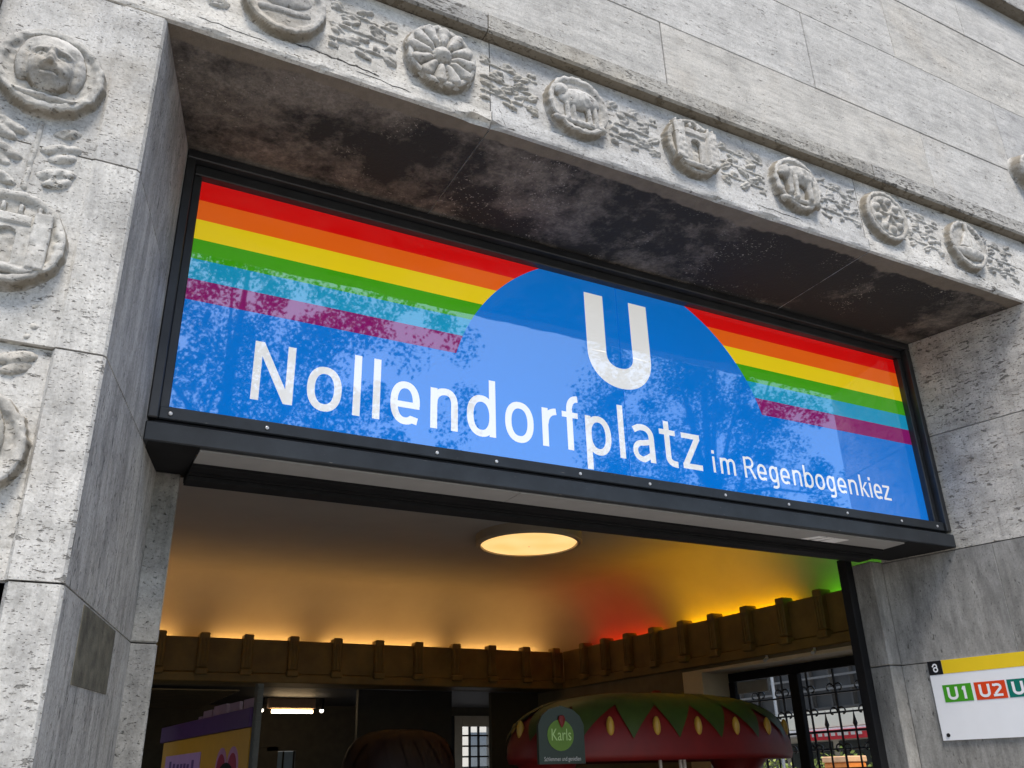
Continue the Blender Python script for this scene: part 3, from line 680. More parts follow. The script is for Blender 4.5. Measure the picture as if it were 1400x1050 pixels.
# ------------------------------------------------------------------ line plate on the right reveal
ux = Vector((0.2552, -0.9669, 0)); un = Vector((-0.9669, -0.2552, 0))
po = Vector((5.0045, 0.244, 0)); po = po + un * 0.004
plate = thing("line_plate", "white enamel plate with yellow band and U1 U2 line badges on the right reveal", "sign", (5.0, 0.1, -1.378))
def pbox(s0, s1, z0, z1, d0, d1, name, mat, parent=plate, **k):
    return MB().box(s0, s1, d0, d1, z0, z1, bev=0.0).build(name, mat, parent, tf=lambda a, d, z: (po.x + ux.x * a + un.x * d, po.y + ux.y * a + un.y * d, z), **k)
wt = plain("white_enamel", (0.80, 0.81, 0.84), 0.25, var=0.02); bk = plain("black_enamel", (0.012, 0.012, 0.014), 0.25)
pbox(0, 0.74, -1.378, -0.886, 0, 0.012, "plate_panel", wt)
pbox(0.093, 0.74, -0.972, -0.886, 0.0124, 0.0134, "yellow_band", plain("yellow_enamel", (0.80, 0.56, 0.02), 0.25, var=0.03))
sq = pbox(0.0, 0.0915, -0.974, -0.886, 0.0124, 0.0136, "black_square", bk)
def ppen(): return Pen(po + un * 0.0142, ux, un)
pn = ppen()
pn.stroke(arc(0.047, -0.9415, 0.0125, 0.0125, 0, 345, 22), 0.0085, True); pn.stroke([(0.029, -0.9235), *arc(0.046, -0.920, 0.0115, 0.012, 150, -40, 14)], 0.0085)
pn.mb.build("lettering", wt, sq)
for s0, s1, c, tx in ((0.067, 0.250, (0.06, 0.32, 0.02), 'U1'), (0.269, 0.459, (0.66, 0.055, 0.012), 'U2'), (0.470, 0.660, (0.004, 0.16, 0.12), 'U3')):
    b = pbox(s0, s1, -1.149, -1.042, 0.0124, 0.0136, "line_badge", plain("badge_enamel_" + tx, c, 0.25, var=0.03), label="%s line badge with white %s" % ({'U1': 'green', 'U2': 'red', 'U3': 'dark teal'}[tx], tx))
    pn = ppen(); kw = dict(w=0.0165, XH=.06, CAP=0.078, ASC=.08, DESC=0, B=-1.135)
    glyph(pn, 'U', s0 + 0.025, s0 + 0.093, **kw); glyph(pn, tx[1], s0 + 0.108 + (.012 if tx[1] == '1' else 0), s0 + (0.150 if tx[1] == '1' else 0.166), **kw)
    pn.mb.build("lettering", wt, b)
MB().tube([po + ux * 0.040 + un * 0.012 + Vector((0, 0, -1.347)), po + ux * 0.040 + un * 0.016 + Vector((0, 0, -1.347))], 0.012, 14).build("screw", M['black'], plate)
# ------------------------------------------------------------------ the entrance hall behind
RX = lambda x, y: x + 0.068 * (6.55 - y)                 # the right wall runs slightly askew
shear = lambda x, y, z: (RX(x, y), y, z)
m_ceil = plain("hall_ceiling_plaster", (0.37, 0.355, 0.34), 0.9, var=0.05, vs=2)
m_wallh = plain("hall_wall_render", (0.16, 0.125, 0.07), 0.85, var=0.2, vs=3)
m_corn = plain("glazed_brown_cornice", (0.19, 0.125, 0.032), 0.55, var=0.25, vs=4)
m_dark = plain("dark_hall_panel", (0.02, 0.018, 0.016), 0.6, var=0.3)
struct(MB().box(-2.2, 7.4, 0.62, 7.2, G - 0.1, G + 0.001), "hall_floor", plain("hall_floor_tiles", (0.15, 0.14, 0.13), 0.5, var=0.2))
struct(MB().box(-2.2, 9.5, 7.2, 10.0, G - 0.1, G + 0.001), "passage_floor", plain("passage_floor_tiles", (0.12, 0.11, 0.10), 0.5, var=0.2))
# ceiling and cove in one sweep each
prof = []
for k in range(17):
    a = PI / 2 * k / 16; prof.append((0.70 * (1 - math.cos(a)), -0.10 + 0.79 * math.sin(a)))
prof = [(0.0, -0.46)] + prof
rings = [[(-2.1, 6.97 - d, z) for d, z in prof], [(5.93 + 0.36 - d + 0.068 * (6.55 - 6.97 + d), 6.97 - d, z) for d, z in prof], [(RX(5.93 + 0.36 - d, 0.7), 0.7, z) for d, z in prof]]
mb = MB().loft(rings, closed=False, caps=False); struct(mb, "hall_cove", m_ceil, smooth=True)
struct(MB().box(-2.2, 7.3, 0.62, 7.2, 0.691, 0.85), "hall_ceiling", m_ceil)
struct(MB().box(-2.2, -2.1, 0.62, 4.2, G, 0.69).box(-2.2, -2.1, 4.2, 7.2, -0.47, 0.69), "hall_wall", m_wallh)  # unseen left side opened low down to let daylight onto the promotion wall
struct(MB().box(-2.2, 7.2, 0.62, 0.76, -0.02, 0.69).box(-2.2, -0.87, 0.3, 0.76, G, 0.69).box(6.0, 7.2, 0.43, 0.76, G, 0.69), "hall_wall", m_wallh)
struct(MB().box(-2.1, 7.0, 6.975, 7.2, -0.46, 0.69), "hall_wall", m_wallh)
# cornice with its brackets: a part of the back wall / the right wall
def cornice(name, mb, tfm=None): return mb.build(name, m_corn, None, kind='structure', tf=tfm)
cb = cornice("cornice", MB().box(-2.1, 5.96, 6.60, 6.72, -0.37, 0.0, bev=.008).box(-2.1, 5.96, 6.57, 6.96, -0.47, -0.375, bev=.008).box(-2.1, 5.96, 6.722, 6.965, -0.37, -0.20))
def bracket_mesh(y, x, t=None):
    mb = MB()
    mb.box(x - 0.055, x + 0.055, y - 0.055, y + 0.10, -0.33, 0.045, bev=0.012)
    for k in (-1, 0, 1): mb.box(x + 0.034 * k - 0.010, x + 0.034 * k + 0.010, y - 0.066, y - 0.05, -0.31, -0.02, bev=0.004)
    mb.box(x - 0.065, x + 0.065, y - 0.07, y + 0.05, -0.405, -0.335, bev=0.01)
    return mb
b0 = bracket_mesh(6.59, 1.32).build("bracket", m_corn, cb)
for x in (-1.1, -0.6, -0.1, 0.4, 0.86, 1.80, 2.32, 2.84, 3.36, 3.87, 4.38, 4.88, 5.38, 5.83): dup(b0, cb, (x - 1.32, 0, 0))
cr = cornice("cornice", MB().box(5.93, 6.05, 0.78, 6.555, -0.37, 0.0, bev=.008).box(5.90, 6.28, 0.78, 6.565, -0.47, -0.375, bev=.008).box(6.052, 6.285, 0.78, 6.6, -0.37, -0.20), shear)
ys = (6.05, 5.60, 5.14, 4.66, 4.16, 3.67, 3.18, 2.69, 2.22, 1.74, 1.26)
b1 = None
for y in ys:
    if b1 is None:
        b1 = MB(); q = bracket_mesh(0, 0); b1.v = [(RX(5.92, y) + p[1], y - p[0], p[2]) for p in q.v]; b1.f = q.f; b1.mi = q.mi; y1 = y
        b1 = b1.build("bracket", m_corn, cr)
    else: dup(b1, cr, (RX(0, y) - RX(0, y1), y - y1, 0))
sp0 = None
for y in (2.95, 2.35, 1.80):
    if sp0 is None:
        sp0 = MB().tube([(RX(5.88, y), y, -0.475), (RX(5.88, y), y, -0.50), (RX(5.82, y), y - .03, -0.53)], [0.010, 0.016, 0.018], 10).build("peg", M['screw'], cr); y2 = y
    else: dup(sp0, cr, (RX(0, y) - RX(0, y2), y - y2, 0))
# light strips lying in the trough behind the cornice
def strip(x0, x1, y0, y1, c, st, label, skew=False):
    mb = MB().box(x0, x1, y0, y1, -0.075, -0.030, bev=0.006)
    o = mb.build("light_strip", emit("strip_glow", c, st), None, tf=shear if skew else None)
    tag(o, label, "light strip", "coloured light strips on the cornice")
WARM = (1.0, 0.52, 0.13)
strip(-1.9, 1.02, 6.87, 6.90, WARM, 13.5, "warm light strip behind the far left end of the back cornice")
strip(1.42, 2.42, 6.87, 6.90, WARM, 13.5, "warm light strip behind the cornice above the fluorescent tube")
strip(2.72, 4.22, 6.87, 6.90, WARM, 13.5, "warm light strip behind the middle of the back cornice")
strip(4.52, 5.72, 6.87, 6.90, WARM, 13.5, "warm light strip behind the back cornice beside the hall corner")
strip(6.19, 6.22, 4.85, 6.15, (1.0, 0.035, 0.003), 8, "red light strip behind the right cornice next to the corner", True)
strip(6.19, 6.22, 2.80, 4.45, (1.0, 0.47, 0.0), 19, "yellow light strip behind the right cornice between red and green", True)
strip(6.19, 6.22, 0.95, 2.40, (0.14, 0.75, 0.01), 9, "green light strip behind the right cornice nearest the entrance", True)

# round ceiling lamp
lamp = thing("ceiling_lamp", "round drum ceiling lamp glowing warm yellow in the entrance hall", "lamp", (3.86, 3.66, 0.60))
mb = MB(); n = 48
ring = lambda r, z: [(3.86 + r * math.cos(2 * PI * k / n), 3.66 + r * math.sin(2 * PI * k / n), z) for k in range(n)]
mb.loft([ring(0.53, 0.692), ring(0.53, 0.605), ring(0.515, 0.590), ring(0.485, 0.590), ring(0.485, 0.68)], caps=False); mb.build("housing", plain("lamp_housing_beige", (0.30, 0.25, 0.19), 0.5, var=0.03), lamp)
mb = MB(); mb.loft([ring(0.482, 0.612), ring(0.47, 0.600), ring(0.40, 0.588), ring(0.2, 0.578), ring(0.01, 0.576)], caps=False)
def lampmat():
    t = NT("lamp_diffuser_glow")
    lw = t.n("ShaderNodeTexNoise"); lw.inputs['Scale'].default_value = 2.2; lw.inputs['Detail'].default_value = 1
    t.l(t.pos((1, 1, 1), False), lw.inputs['Vector'])
    c = t.ramp(lw.outputs['Fac'], [(0.3, (1.0, 0.50, 0.12)), (0.7, (1.0, 0.68, 0.28))])
    t.l(c, t.b.inputs['Emission Color']); t.b.inputs['Emission Strength'].default_value = 0.58; t.b.inputs['Base Color'].default_value = (.6, .5, .35, 1)
    return t.m
mb.build("diffuser", lampmat(), lamp, smooth=True)

# black gate post in the right of the doorway
tag(MB().box(4.775, 4.842, 0.585, 0.665, G, -0.13, bev=.004).build("gate_post", M['black'], None), "black steel post against the right side of the doorway", "post")

# right wall with its barred window (everything sheared with the wall)
m_rev = plain("pale_window_plaster", (0.62, 0.53, 0.38), 0.85, var=0.06)
rw = MB().box(5.93, 6.34, 4.26, 7.2, G, -0.47).box(5.93, 6.34, 0.76, 4.26, -0.50, -0.47).box(5.93, 6.34, 0.76, 4.26, G, -2.2).box(5.93, 6.34, 0.76, 0.95, -2.2, -0.5)
struct(rw, "hall_wall", m_wallh, tf=shear)
struct(MB().box(6.30, 6.6, 0.76, 7.2, -0.48, 0.69), "hall_wall", m_wallh, tf=shear)
win = thing("hall_window", "tall hall window with black steel frame set in a pale plaster reveal", "window", (6.5, 2.6, -2.2))
W_ = lambda mb, name, mat, **k: mb.build(name, mat, win, tf=shear, **k)
W_(MB().box(5.925, 6.335, 3.95, 4.255, -2.2, -0.503), "reveal", m_rev); W_(MB().box(5.925, 6.335, 0.96, 3.948, -0.535, -0.503), "reveal", m_rev)
W_(MB().box(6.28, 6.335, 0.96, 3.945, -0.63, -0.54, bev=.006), "window_frame", M['black'])
for a, b in ((3.86, 3.945), (2.98, 3.10), (1.50, 1.60), (0.96, 1.05)): W_(MB().box(6.275, 6.34, a, b, -2.2, -0.632, bev=.006), "window_frame", M['black'])
W_(MB().box(6.29, 6.33, 3.40, 3.84, -0.76, -0.64, bev=.006), "vent_box", plain("grey_vent", (0.3, 0.3, 0.29), 0.6))
# wrought iron grille outside the panes
gr = thing("window_grille", "wrought iron grille of bars, spikes and scrolls outside the hall window", "grille", (6.6, 2.5, -2.2))
iron = plain("wrought_iron", (0.05, 0.05, 0.052), 0.35, 0.6, var=0.3)
G_ = lambda mb, name: mb.build(name, iron, gr, tf=shear)
XG = 6.42; first = {}
yb = [1.66 + 0.335 * k for k in range(7)]
def bar_(name, mbf, key, y):
    if key not in first: first[key] = (G_(mbf(y), name), y)
    else:
        o, yo = first[key]; dup(o, gr, (RX(0, y) - RX(0, yo), y - yo, 0))
for y in yb: bar_("upright_bar", lambda y: MB().tube([(XG, y, -2.2), (XG, y, -0.60)], 0.012, 6), 'u', y)
def spike(y): return MB().tube([(XG, y, -2.2), (XG, y, -1.16), (XG, y, -1.13), (XG, y, -1.08), (XG, y, -1.0)], [0.010, 0.010, 0.024, 0.012, 0.001], 6)
for y in yb[:-1]: bar_("spike", spike, 's', y + 0.167)
for z in (-0.84, -1.02, -1.19, -1.35, -1.52): G_(MB().tube([(XG + .012, 0.95, z), (XG + .012, 3.9, z)], 0.009 if z != -1.19 else 0.012, 6), "cross_rail")
def scroll(y, z, s=1):
    pts = []
    for k in range(15):
        a = k / 14 * 4.6; r = 0.058 * (1 - 0.72 * k / 14)
        pts.append((XG - 0.012, y + s * (0.058 - r * math.cos(a)), z + r * math.sin(a)))
    return MB().tube(pts, 0.008, 5)
for zi, z in enumerate((-0.80, -1.02, -1.35)):
    for y in yb:
        for s in (-1, 1): bar_("scroll", lambda y, z=z, s=s: scroll(y, z, s), ('c', zi, s), y)

# ------------------------------------------------------------------ things in the hall
m_red = plain("strawberry_red", (0.155, 0.003, 0.002), 0.55, var=0.15); m_leaf = plain("strawberry_green", (0.036, 0.056, 0.006), 0.5, var=0.25)
m_seed = plain("seed_yellow", (0.42, 0.24, 0.03), 0.4, var=0.08); m_white = plain("white_pole_paint", (0.55, 0.53, 0.5), 0.4, var=0.04); m_beige = plain("beige_crate", (0.5, 0.38, 0.22), 0.8, var=0.15)
KX, KY, KA, KB, KT, KR = 4.43, 2.62, 1.33, 0.62, -0.915, -1.385
def sup(th, s=1.0, e=2.6):
    c, t = math.cos(th), math.sin(th)
    return (KX + KA * s * math.copysign(abs(c) ** (2 / e), c), KY + KB * s * math.copysign(abs(t) ** (2 / e), t))
def kprof(u):                                     # u: 0 rim .. 1 top
    a = u * PI / 2; return (math.cos(a) ** 0.58 if u < 1 else 0.0), KR + (KT - KR) * math.sin(a) ** 0.9
kiosk = thing("strawberry_kiosk", "strawberry shaped sales kiosk with green leaf roof and yellow seeds under the arch", "kiosk", (KX, KY, G))
mb = MB(); N = 64
rings = [[(*sup(2 * PI * k / N, 0.93), KR - 0.02) for k in range(N)], [(*sup(2 * PI * k / N, 0.985), KR - 0.045) for k in range(N)]]
for u in (0, .1, .22, .36, .5, .65, .8, .92, .995):
    s, z = kprof(u); rings.append([(*sup(2 * PI * k / N, max(s, .02)), z) for k in range(N)])
mb.loft(rings); mb.build("roof", m_red, kiosk, smooth=True)
NL = 16
_p = [sup(2 * PI * k / 720) for k in range(721)]; _l = np.concatenate([[0], np.cumsum([math.dist(a, b) for a, b in zip(_p[:-1], _p[1:])])]); arcl = lambda f: float(np.interp((f % 1.0) * _l[-1], _l, np.arange(721) * 2 * PI / 720)) + 2 * PI * math.floor(f)
for j in range(NL):
    mb = MB(); rings = []
    for i in range(13):
        th = arcl((j - .08 + 1.16 * i / 12) / NL); q = abs(i - 6) / 6.0
        lo = 0.11 + 0.46 * q ** 0.95; row = []
        for k in range(9):
            u = lo + (0.995 - lo) * k / 8; s, z = kprof(u); x, y = sup(th, max(s, .02) * 1.012 + 0.004); row.append((x, y, z + 0.012 + .004 * (j % 2)))
        rings.append(row)
    mb.loft(rings, closed=False, caps=False); mb.build("leaf", m_leaf, kiosk, smooth=True)
sd0 = None
for j in range(NL):
    th = arcl(j / NL); u = 0.24; s, z = kprof(u); x, y = sup(th, s * 1.0 + .004)
    mb = MB(); mb.loft([[(x + 0.032 * math.sin(p) * math.cos(q), y + 0.032 * math.sin(p) * math.sin(q), z + 0.062 * math.cos(p) * (1 if math.cos(p) < 0 else 1.3)) for q in [2 * PI * i / 10 for i in range(10)]] for p in [0.01 + (PI - .02) * i / 8 for i in range(9)]])
    mb.build("seed", m_seed, kiosk, smooth=True)
for sx in (-1, 1):
    xc = KX + sx * 0.95; mb = MB()
    mb.loft([[(xc + sx * o + r * math.cos(2 * PI * i / 16), KY + .12 + r * 1.1 * math.sin(2 * PI * i / 16), z) for i in range(16)] for r, z, o in ((.16, G, 0), (.15, -1.9, 0), (.16, -1.55, 0), (.24, -1.43, .04), (.3, -1.36, .05))])
    mb.build("column", m_red, kiosk, smooth=True)
for dx in (-0.18, 0.02, 0.06): MB().tube([(KX + dx, KY - .3, -2.1), (KX + dx, KY - .3, KR)], 0.014, 8).build("pole", m_white, kiosk)
MB().loft([[(*sup(2 * PI * k / 32, 0.9), z) for k in range(32)] for z in (G, -2.1)]).build("counter", m_red, kiosk)
kb = MB(); bx0, by0 = 3.12, 1.94
pts = [(-.19, -.20), (.19, -.20), (.19, .06), (.16, .12), (.10, .165), (0, .19), (-.10, .165), (-.16, .12), (-.19, .06)]
kb.loft([[(bx0 + a, by0 + d, -1.245 + b) for a, b in pts] for d in (0, 0.03)])
board = kb.build("sign_board", plain("dark_green_board", (0.006, 0.02, 0.010), 0.4), kiosk)
def text(body, size, loc, mat, parent, name="lettering", sx=1.0):
    c = bpy.data.curves.new("text", 'FONT'); c.body = body; c.size = size; c.align_x = 'CENTER'; c.resolution_u = 3
    o = bpy.data.objects.new("text", c); col.objects.link(o); bpy.context.view_layer.update()
    me = o.to_mesh(); vs = [(loc[0] + v.co.x * sx, loc[1] - 0.0, loc[2] + v.co.y) for v in me.vertices]; fs = [tuple(p.vertices) for p in me.polygons]
    o.to_mesh_clear(); bpy.data.objects.remove(o); mb = MB().add(vs, fs); return mb.build(name, mat, parent)
MB().loft([[(bx0 - 0.01 + 0.11 * math.cos(2 * PI * k / 24), by0 + d, -1.255 + 0.105 * math.sin(2 * PI * k / 24)) for k in range(24)] for d in (-0.003, 0.0)]).build("green_disc", plain("lime_disc", (0.10, 0.20, 0.012), 0.5), board)
text("Karls", 0.115, (bx0 - 0.005, by0 - 0.0045, -1.29), plain("pale_green_letters", (0.42, 0.6, 0.22), 0.5), board, sx=0.72)
text("Schlemmen und genießen", 0.040, (bx0, by0 - 0.002, -1.425), m_white, board, sx=0.74)
MB().loft([[(bx0 + 0.0 + r * math.cos(2 * PI * i / 10), by0 - .01 + .4 * r * math.sin(2 * PI * i / 10), z) for i in range(10)] for r, z in ((.003, -1.205), (.022, -1.175), (.03, -1.15), (.022, -1.125), (.004, -1.12))]).build("strawberry_emblem", m_red, board)
# second, smaller stand of the same kind further back
m_maroon = plain('dark_maroon_plastic', (0.016, 0.004, 0.004), 0.6, var=0.2)
k2 = kiosk.copy(); col.objects.link(k2); k2['label'] = "small dark strawberry stand at the back of the hall, beside the glass door"; kiosk['group'] = k2['group'] = "strawberry kiosks in the hall"
for ch in list(kiosk.children):
    if ch.name.split('.')[0] in ('sign_board', 'seed'): continue
    c = ch.copy(); col.objects.link(c); c.parent = k2
    c.material_slots[0].link = 'OBJECT'; c.material_slots[0].material = m_maroon
k2.location = (3.28, 5.6, 0.0); k2.scale = (0.44, 0.8, 1.0); k2.location.z = -0.12

# yellow promotion wall with purple fascia on the left
A_, B_ = Vector((1.355, 4.0, 0)), Vector((1.05, 7.0, 0)); dl = (B_ - A_).normalized(); nl = Vector((dl.y, -dl.x, 0))
if nl.x > 0: nl = -nl
ptf = lambda s, d, z: (A_.x + dl.x * s + nl.x * d, A_.y + dl.y * s + nl.y * d, z)
promo = thing("promotion_wall", "yellow promotion wall with purple fascia and pink poster at the left of the hall", "display", (1.2, 5.5, G))
P_ = lambda mb, name, mat, **k: mb.build(name, mat, promo, tf=ptf, **k)
P_(MB().box(0, 2.86, -0.06, 0, G, -1.085, bev=.004), "panel", plain("mustard_panel", (0.62, 0.32, 0.025), 0.5, var=0.05))
P_(MB().box(-0.01, 2.95, -0.08, 0.02, -1.083, -0.93, bev=.004), "fascia", plain("purple_fascia", (0.09, 0.035, 0.16), 0.4, var=0.1))
lat = plain("lilac_lattice", (0.30, 0.20, 0.30), 0.4, var=0.1)
for a, b, t in ((0.02, .30, -.85), (0.42, 0.70, -.85), (0.80, 1.18, -.84), (1.24, 1.52, -.86), (1.57, 1.68, -.90)): P_(MB().box(a, b, -0.05, -0.02, -0.928, t), "lattice_pane", lat)
po_ = P_(MB().box(1.38, 2.67, 0.001, 0.006, -1.70, -1.225), "poster", plain("pink_poster", (0.52, 0.30, 0.60), 0.6, var=0.05))
sq_ = plain("purple_ink", (0.12, 0.05, 0.22), 0.6)
for k, (s0, h) in enumerate(((2.45, .10), (2.30, .07), (2.15, .06), (2.02, .06), (1.9, .06), (1.78, .05), (1.62, .09))):
    P_(MB().box(s0 - .04, s0 + .04, 0.0062, 0.007, -1.43, -1.36 + h * .8), "ink_mark", sq_)
for c0 in (0.72, 0.40):
    for r, mt, d in ((1.0, plain("pink_petal_edge", (0.50, 0.22, 0.42), 0.5), 0.003), (0.72, plain("crimson_petal", (0.34, 0.005, 0.05), 0.5), 0.006)):
        pts = [(c0 + 0.165 * r * math.sin(2 * PI * k / 20), -1.40 + 0.185 * r * math.cos(2 * PI * k / 20)) for k in range(20)]
        P_(MB().loft([[(a, dd, b) for a, b in pts] for dd in (0.0, d)]), "petal", mt)
P_(MB().loft([[(.56 + .26 * math.sin(2 * PI * k / 20), dd, -1.52 + .18 * math.cos(2 * PI * k / 20)) for k in range(20)] for dd in (0.001, 0.009)]), "black_shape", M['black'])
mb = MB(); mb.box(-0.10, -0.03, -0.05, 0.0, G, -0.75)
for k in range(26): mb.box(-0.11, -0.095, -0.045, -0.005, -0.80 - 0.05 * k, -0.775 - 0.05 * k)
P_(mb, "slotted_post", plain("galvanised_post", (0.07, 0.07, 0.065), 0.5, 0.5))
# passage behind the cornice: low slatted ceiling, partitions, glazed doors
struct(MB().box(-2.2, 9.5, 7.22, 10.4, -0.42, -0.3), "passage_ceiling", m_dark)
sl = thing("slatted_ceiling", "dark glossy slatted ceiling over the left of the passage", "ceiling panel", (0.9, 8.2, -0.5))
gl = plain("bronze_slat", (0.16, 0.12, 0.07), 0.18, 0.6, var=0.2); s0_ = None
for k in range(14):
    if s0_ is None: s0_ = MB().box(-0.8, 1.9, 7.3, 7.40, -0.50, -0.485).build("slat", gl, sl)
    else: dup(s0_, sl, (0, 0.2 * k, 0))
struct(MB().box(-2.1, 2.45, 10.3, 10.45, G, -0.3).box(2.45, 2.98, 10.3, 10.45, -1.0, -0.3).box(3.42, 4.75, 10.3, 10.45, G, -0.3).box(2.98, 3.42, 10.3, 10.45, -1.06, -0.3).box(2.45, 3.15, 10.3, 10.45, G, -1.002)
       .box(4.75, 9.4, 10.3, 10.45, -0.55, -0.3).box(6.75, 9.4, 10.3, 10.45, G, -0.55), "passage_wall", plain("dark_brown_wall", (0.05, 0.042, 0.028), 0.8, var=0.2))
struct(MB().box(9.3, 9.4, 7.2, 10.3, G, -0.3), "passage_wall", m_dark)  # unseen left end of the passage left without a wall to let daylight in
struct(MB().box(3.35, 4.62, 7.25, 7.33, G, -0.46).box(-2.1, 0.2, 7.25, 7.33, G, -0.46), "partition", m_dark)
struct(MB().box(5.2, 6.4, 7.25, 7.33, G, -0.46), "partition", plain("brown_partition", (0.05, 0.04, 0.022), 0.8))
tag(MB().box(4.66, 4.98, 8.4, 8.6, G, -0.565).build("pillar", plain("mustard_pillar", (0.30, 0.22, 0.07), 0.8), None), "mustard coloured pillar left of the glazed passage door", "pillar")
tag(MB().tube([(3.62, 7.9, G), (3.62, 7.9, -0.42)], 0.016, 10).build("pole", plain("steel_pole", (0.5, 0.48, 0.45), 0.35, 0.5), None), "thin pale steel pole standing before the dark partition", "pole")
ft = thing("tube_lamp", "lit fluorescent tube lamp under the low passage ceiling", "lamp", (3.0, 9.0, -0.6))
MB().tube([(2.70, 9.0, -0.60), (3.27, 9.0, -0.60)], 0.022, 10).build("tube", emit("tube_glow", (1.0, 0.72, 0.40), 9), ft)
MB().box(2.64, 3.30, 8.97, 9.06, -0.56, -0.425, bev=.005).build("fitting", plain("lamp_fitting", (0.5, 0.32, 0.2), 0.5), ft)
for x, lb in ((2.56, "small lit spot left of the fluorescent tube"), (3.40, "small lit spot right of the fluorescent tube")):
    s_ = thing("spot_lamp", lb, "lamp", (x, 9.0, -0.6)); MB().tube([(x, 9.0, -0.425), (x, 9.0, -0.57)], 0.03, 10).build("housing", M['black'], s_)
    MB().tube([(x, 9.0, -0.572), (x, 9.0, -0.60), (x, 9.0, -.612)], [0.028, 0.026, 0.01], 10).build("bulb", emit("spot_glow", (1, 0.9, 0.75), 3), s_)
door = thing("glazed_door", "glazed door with grey frame and small panes at the end of the passage", "door", (6.2, 10.2, G))
m_df = plain("grey_brown_door_frame", (0.33, 0.28, 0.22), 0.6); m_pane = NT("clear_pane"); m_pane.set(Roughness=0.02, IOR=1.45); m_pane.b.inputs['Transmission Weight'].default_value = 1.0; m_pane = m_pane.m
for a in ((5.98, 6.12, G, -.56), (6.60, 6.74, G, -.56), (6.122, 6.598, -0.72, -.56)): MB().box(a[0], a[1], 10.18, 10.28, a[2], a[3], bev=.005).build("door_frame", m_df, door)
for z in (-0.86, -1.02, -1.18, -1.34, -1.5, -1.66): MB().box(6.122, 6.598, 10.21, 10.25, z - .012, z + .012).build("glazing_bar", M['black'], door)
for x in (6.27, 6.43): MB().box(x - .012, x + .012, 10.205, 10.255, -2.3, -0.722).build("glazing_bar", M['black'], door)
side = thing("side_light", "narrow leaded side window left of the glazed passage door", "window", (5.75, 10.2, G))
for a in ((5.30, 5.36, G, -.56), (5.90, 5.975, G, -.56), (5.362, 5.898, -.62, -.56)): MB().box(a[0], a[1], 10.18, 10.28, a[2], a[3], bev=.005).build("window_frame", M['black'], side)
MB().box(5.365, 5.66, 10.20, 10.24, G, -.622).build("blind", plain("grey_blind", (0.2, 0.21, 0.22), 0.7), side)
for z in (-0.8, -1.0, -1.2, -1.4): MB().box(5.665, 5.895, 10.21, 10.25, z - .012, z + .012).build("glazing_bar", M['black'], side)
MB().box(5.77, 5.79, 10.205, 10.255, -2.3, -0.622).build("glazing_bar", M['black'], side)
gp = thing("glass_partition", "blue tinted glass panel with black mullions at the back of the passage", "partition", (3.37, 10.35, G))
MB().box(3.16, 3.41, 10.34, 10.36, G, -1.065).build("pane", plain("blue_grey_film", (0.16, 0.24, 0.36), 0.3, var=0.1), gp)
for x in (3.24, 3.40): MB().box(x - .012, x + .012, 10.32, 10.338, G, -1.065).build("mullion", M['black'], gp)
alarm = thing("alarm_bell", "dark red alarm bell on the hall wall above the kiosk roof", "alarm", (6.1, 4.7, -0.78))
MB().tube([(RX(5.925, 4.7), 4.7, -0.75), (RX(5.88, 4.7), 4.7, -0.75), (RX(5.84, 4.7), 4.7, -0.75)], [0.10, 0.10, 0.04], 18).build("bell", m_red, alarm)
MB().box(RX(5.87, 4.7), RX(5.925, 4.7), 4.66, 4.74, -0.92, -0.86, bev=.004).build("call_point", m_red, alarm)
# ------------------------------------------------------------------ the street seen through the hall window and the passage door
struct(MB().box(8.0, 60, -14, 60, G - 0.14, G - 0.01), "side_street", plain("side_street_paving", (0.26, 0.25, 0.235), 0.9, var=0.15, vs=1.5))
struct(MB().box(-30, 8.0, 10.5, 60, G - 0.14, G - 0.012), "back_yard", plain("yard_paving", (0.28, 0.27, 0.25), 0.9, var=0.15, vs=1.5))
via = thing("rail_viaduct", "dark steel rail viaduct crossing the street beyond the hall window", "bridge", (25, 18, G))
m_steel = plain("grey_girder_steel", (0.030, 0.030, 0.029), 0.6, var=0.2, vs=1.2)
MB().box(23.9, 24.0, -6, 48, 0.42, 2.6).box(23.7, 24.2, -6, 48, 0.36, 0.42).box(23.7, 24.2, -6, 48, 2.6, 2.7).build("girder", m_steel, via)
MB().box(24.1, 26.6, -6, 48, 1.3, 1.6).build("deck", m_steel, via)
r0 = None
for k in range(30):
    if r0 is None: r0 = MB().box(23.72, 23.9, 8, 8.08, 0.42, 2.6).build("stiffener", m_steel, via)
    else: dup(r0, via, (0, 0.9 * k, 0))
for y in (9.0, 29.0): MB().tube([(24, y, G), (24, y, 0.36)], 0.22, 12).build("column", m_steel, via)
for z in (0.95, 1.35): MB().box(23.66, 23.7, -6, 48, z, z + 0.07).build("cable_tray", plain("cable_grey", (0.09, 0.09, 0.088), 0.5), via)
shop = thing("shop_building", "pale shop building with cream canopy and red shop sign across the side street", "building", (33, 24, G))
m_cream = plain("cream_canopy", (0.80, 0.77, 0.62), 0.8, var=0.06, vs=1); m_pale = plain("pale_facade", (0.60, 0.57, 0.50), 0.85, var=0.08, vs=1)
MB().box(32, 42, 4, 52, G, 9).build("wall", m_pale, shop)
MB().box(30.0, 32, 8, 48, 0.12, 0.95, bev=.02).build("canopy", m_cream, shop)
MB().box(30.0, 32, 8, 48, -0.12, 0.1, bev=.01).build("canopy", plain("white_fascia", (0.75, 0.75, 0.74), 0.6), shop)
rs = MB().box(29.93, 29.99, 23.0, 26.8, -0.36, 0.02, bev=.01).build("shop_sign", plain("red_shop_sign", (0.50, 0.02, 0.03), 0.5), shop)
for k in range(9): MB().box(29.92, 29.928, 23.4 + k * .36, 23.62 + k * .36, -0.22, -0.10).build("sign_mark", m_white, rs)
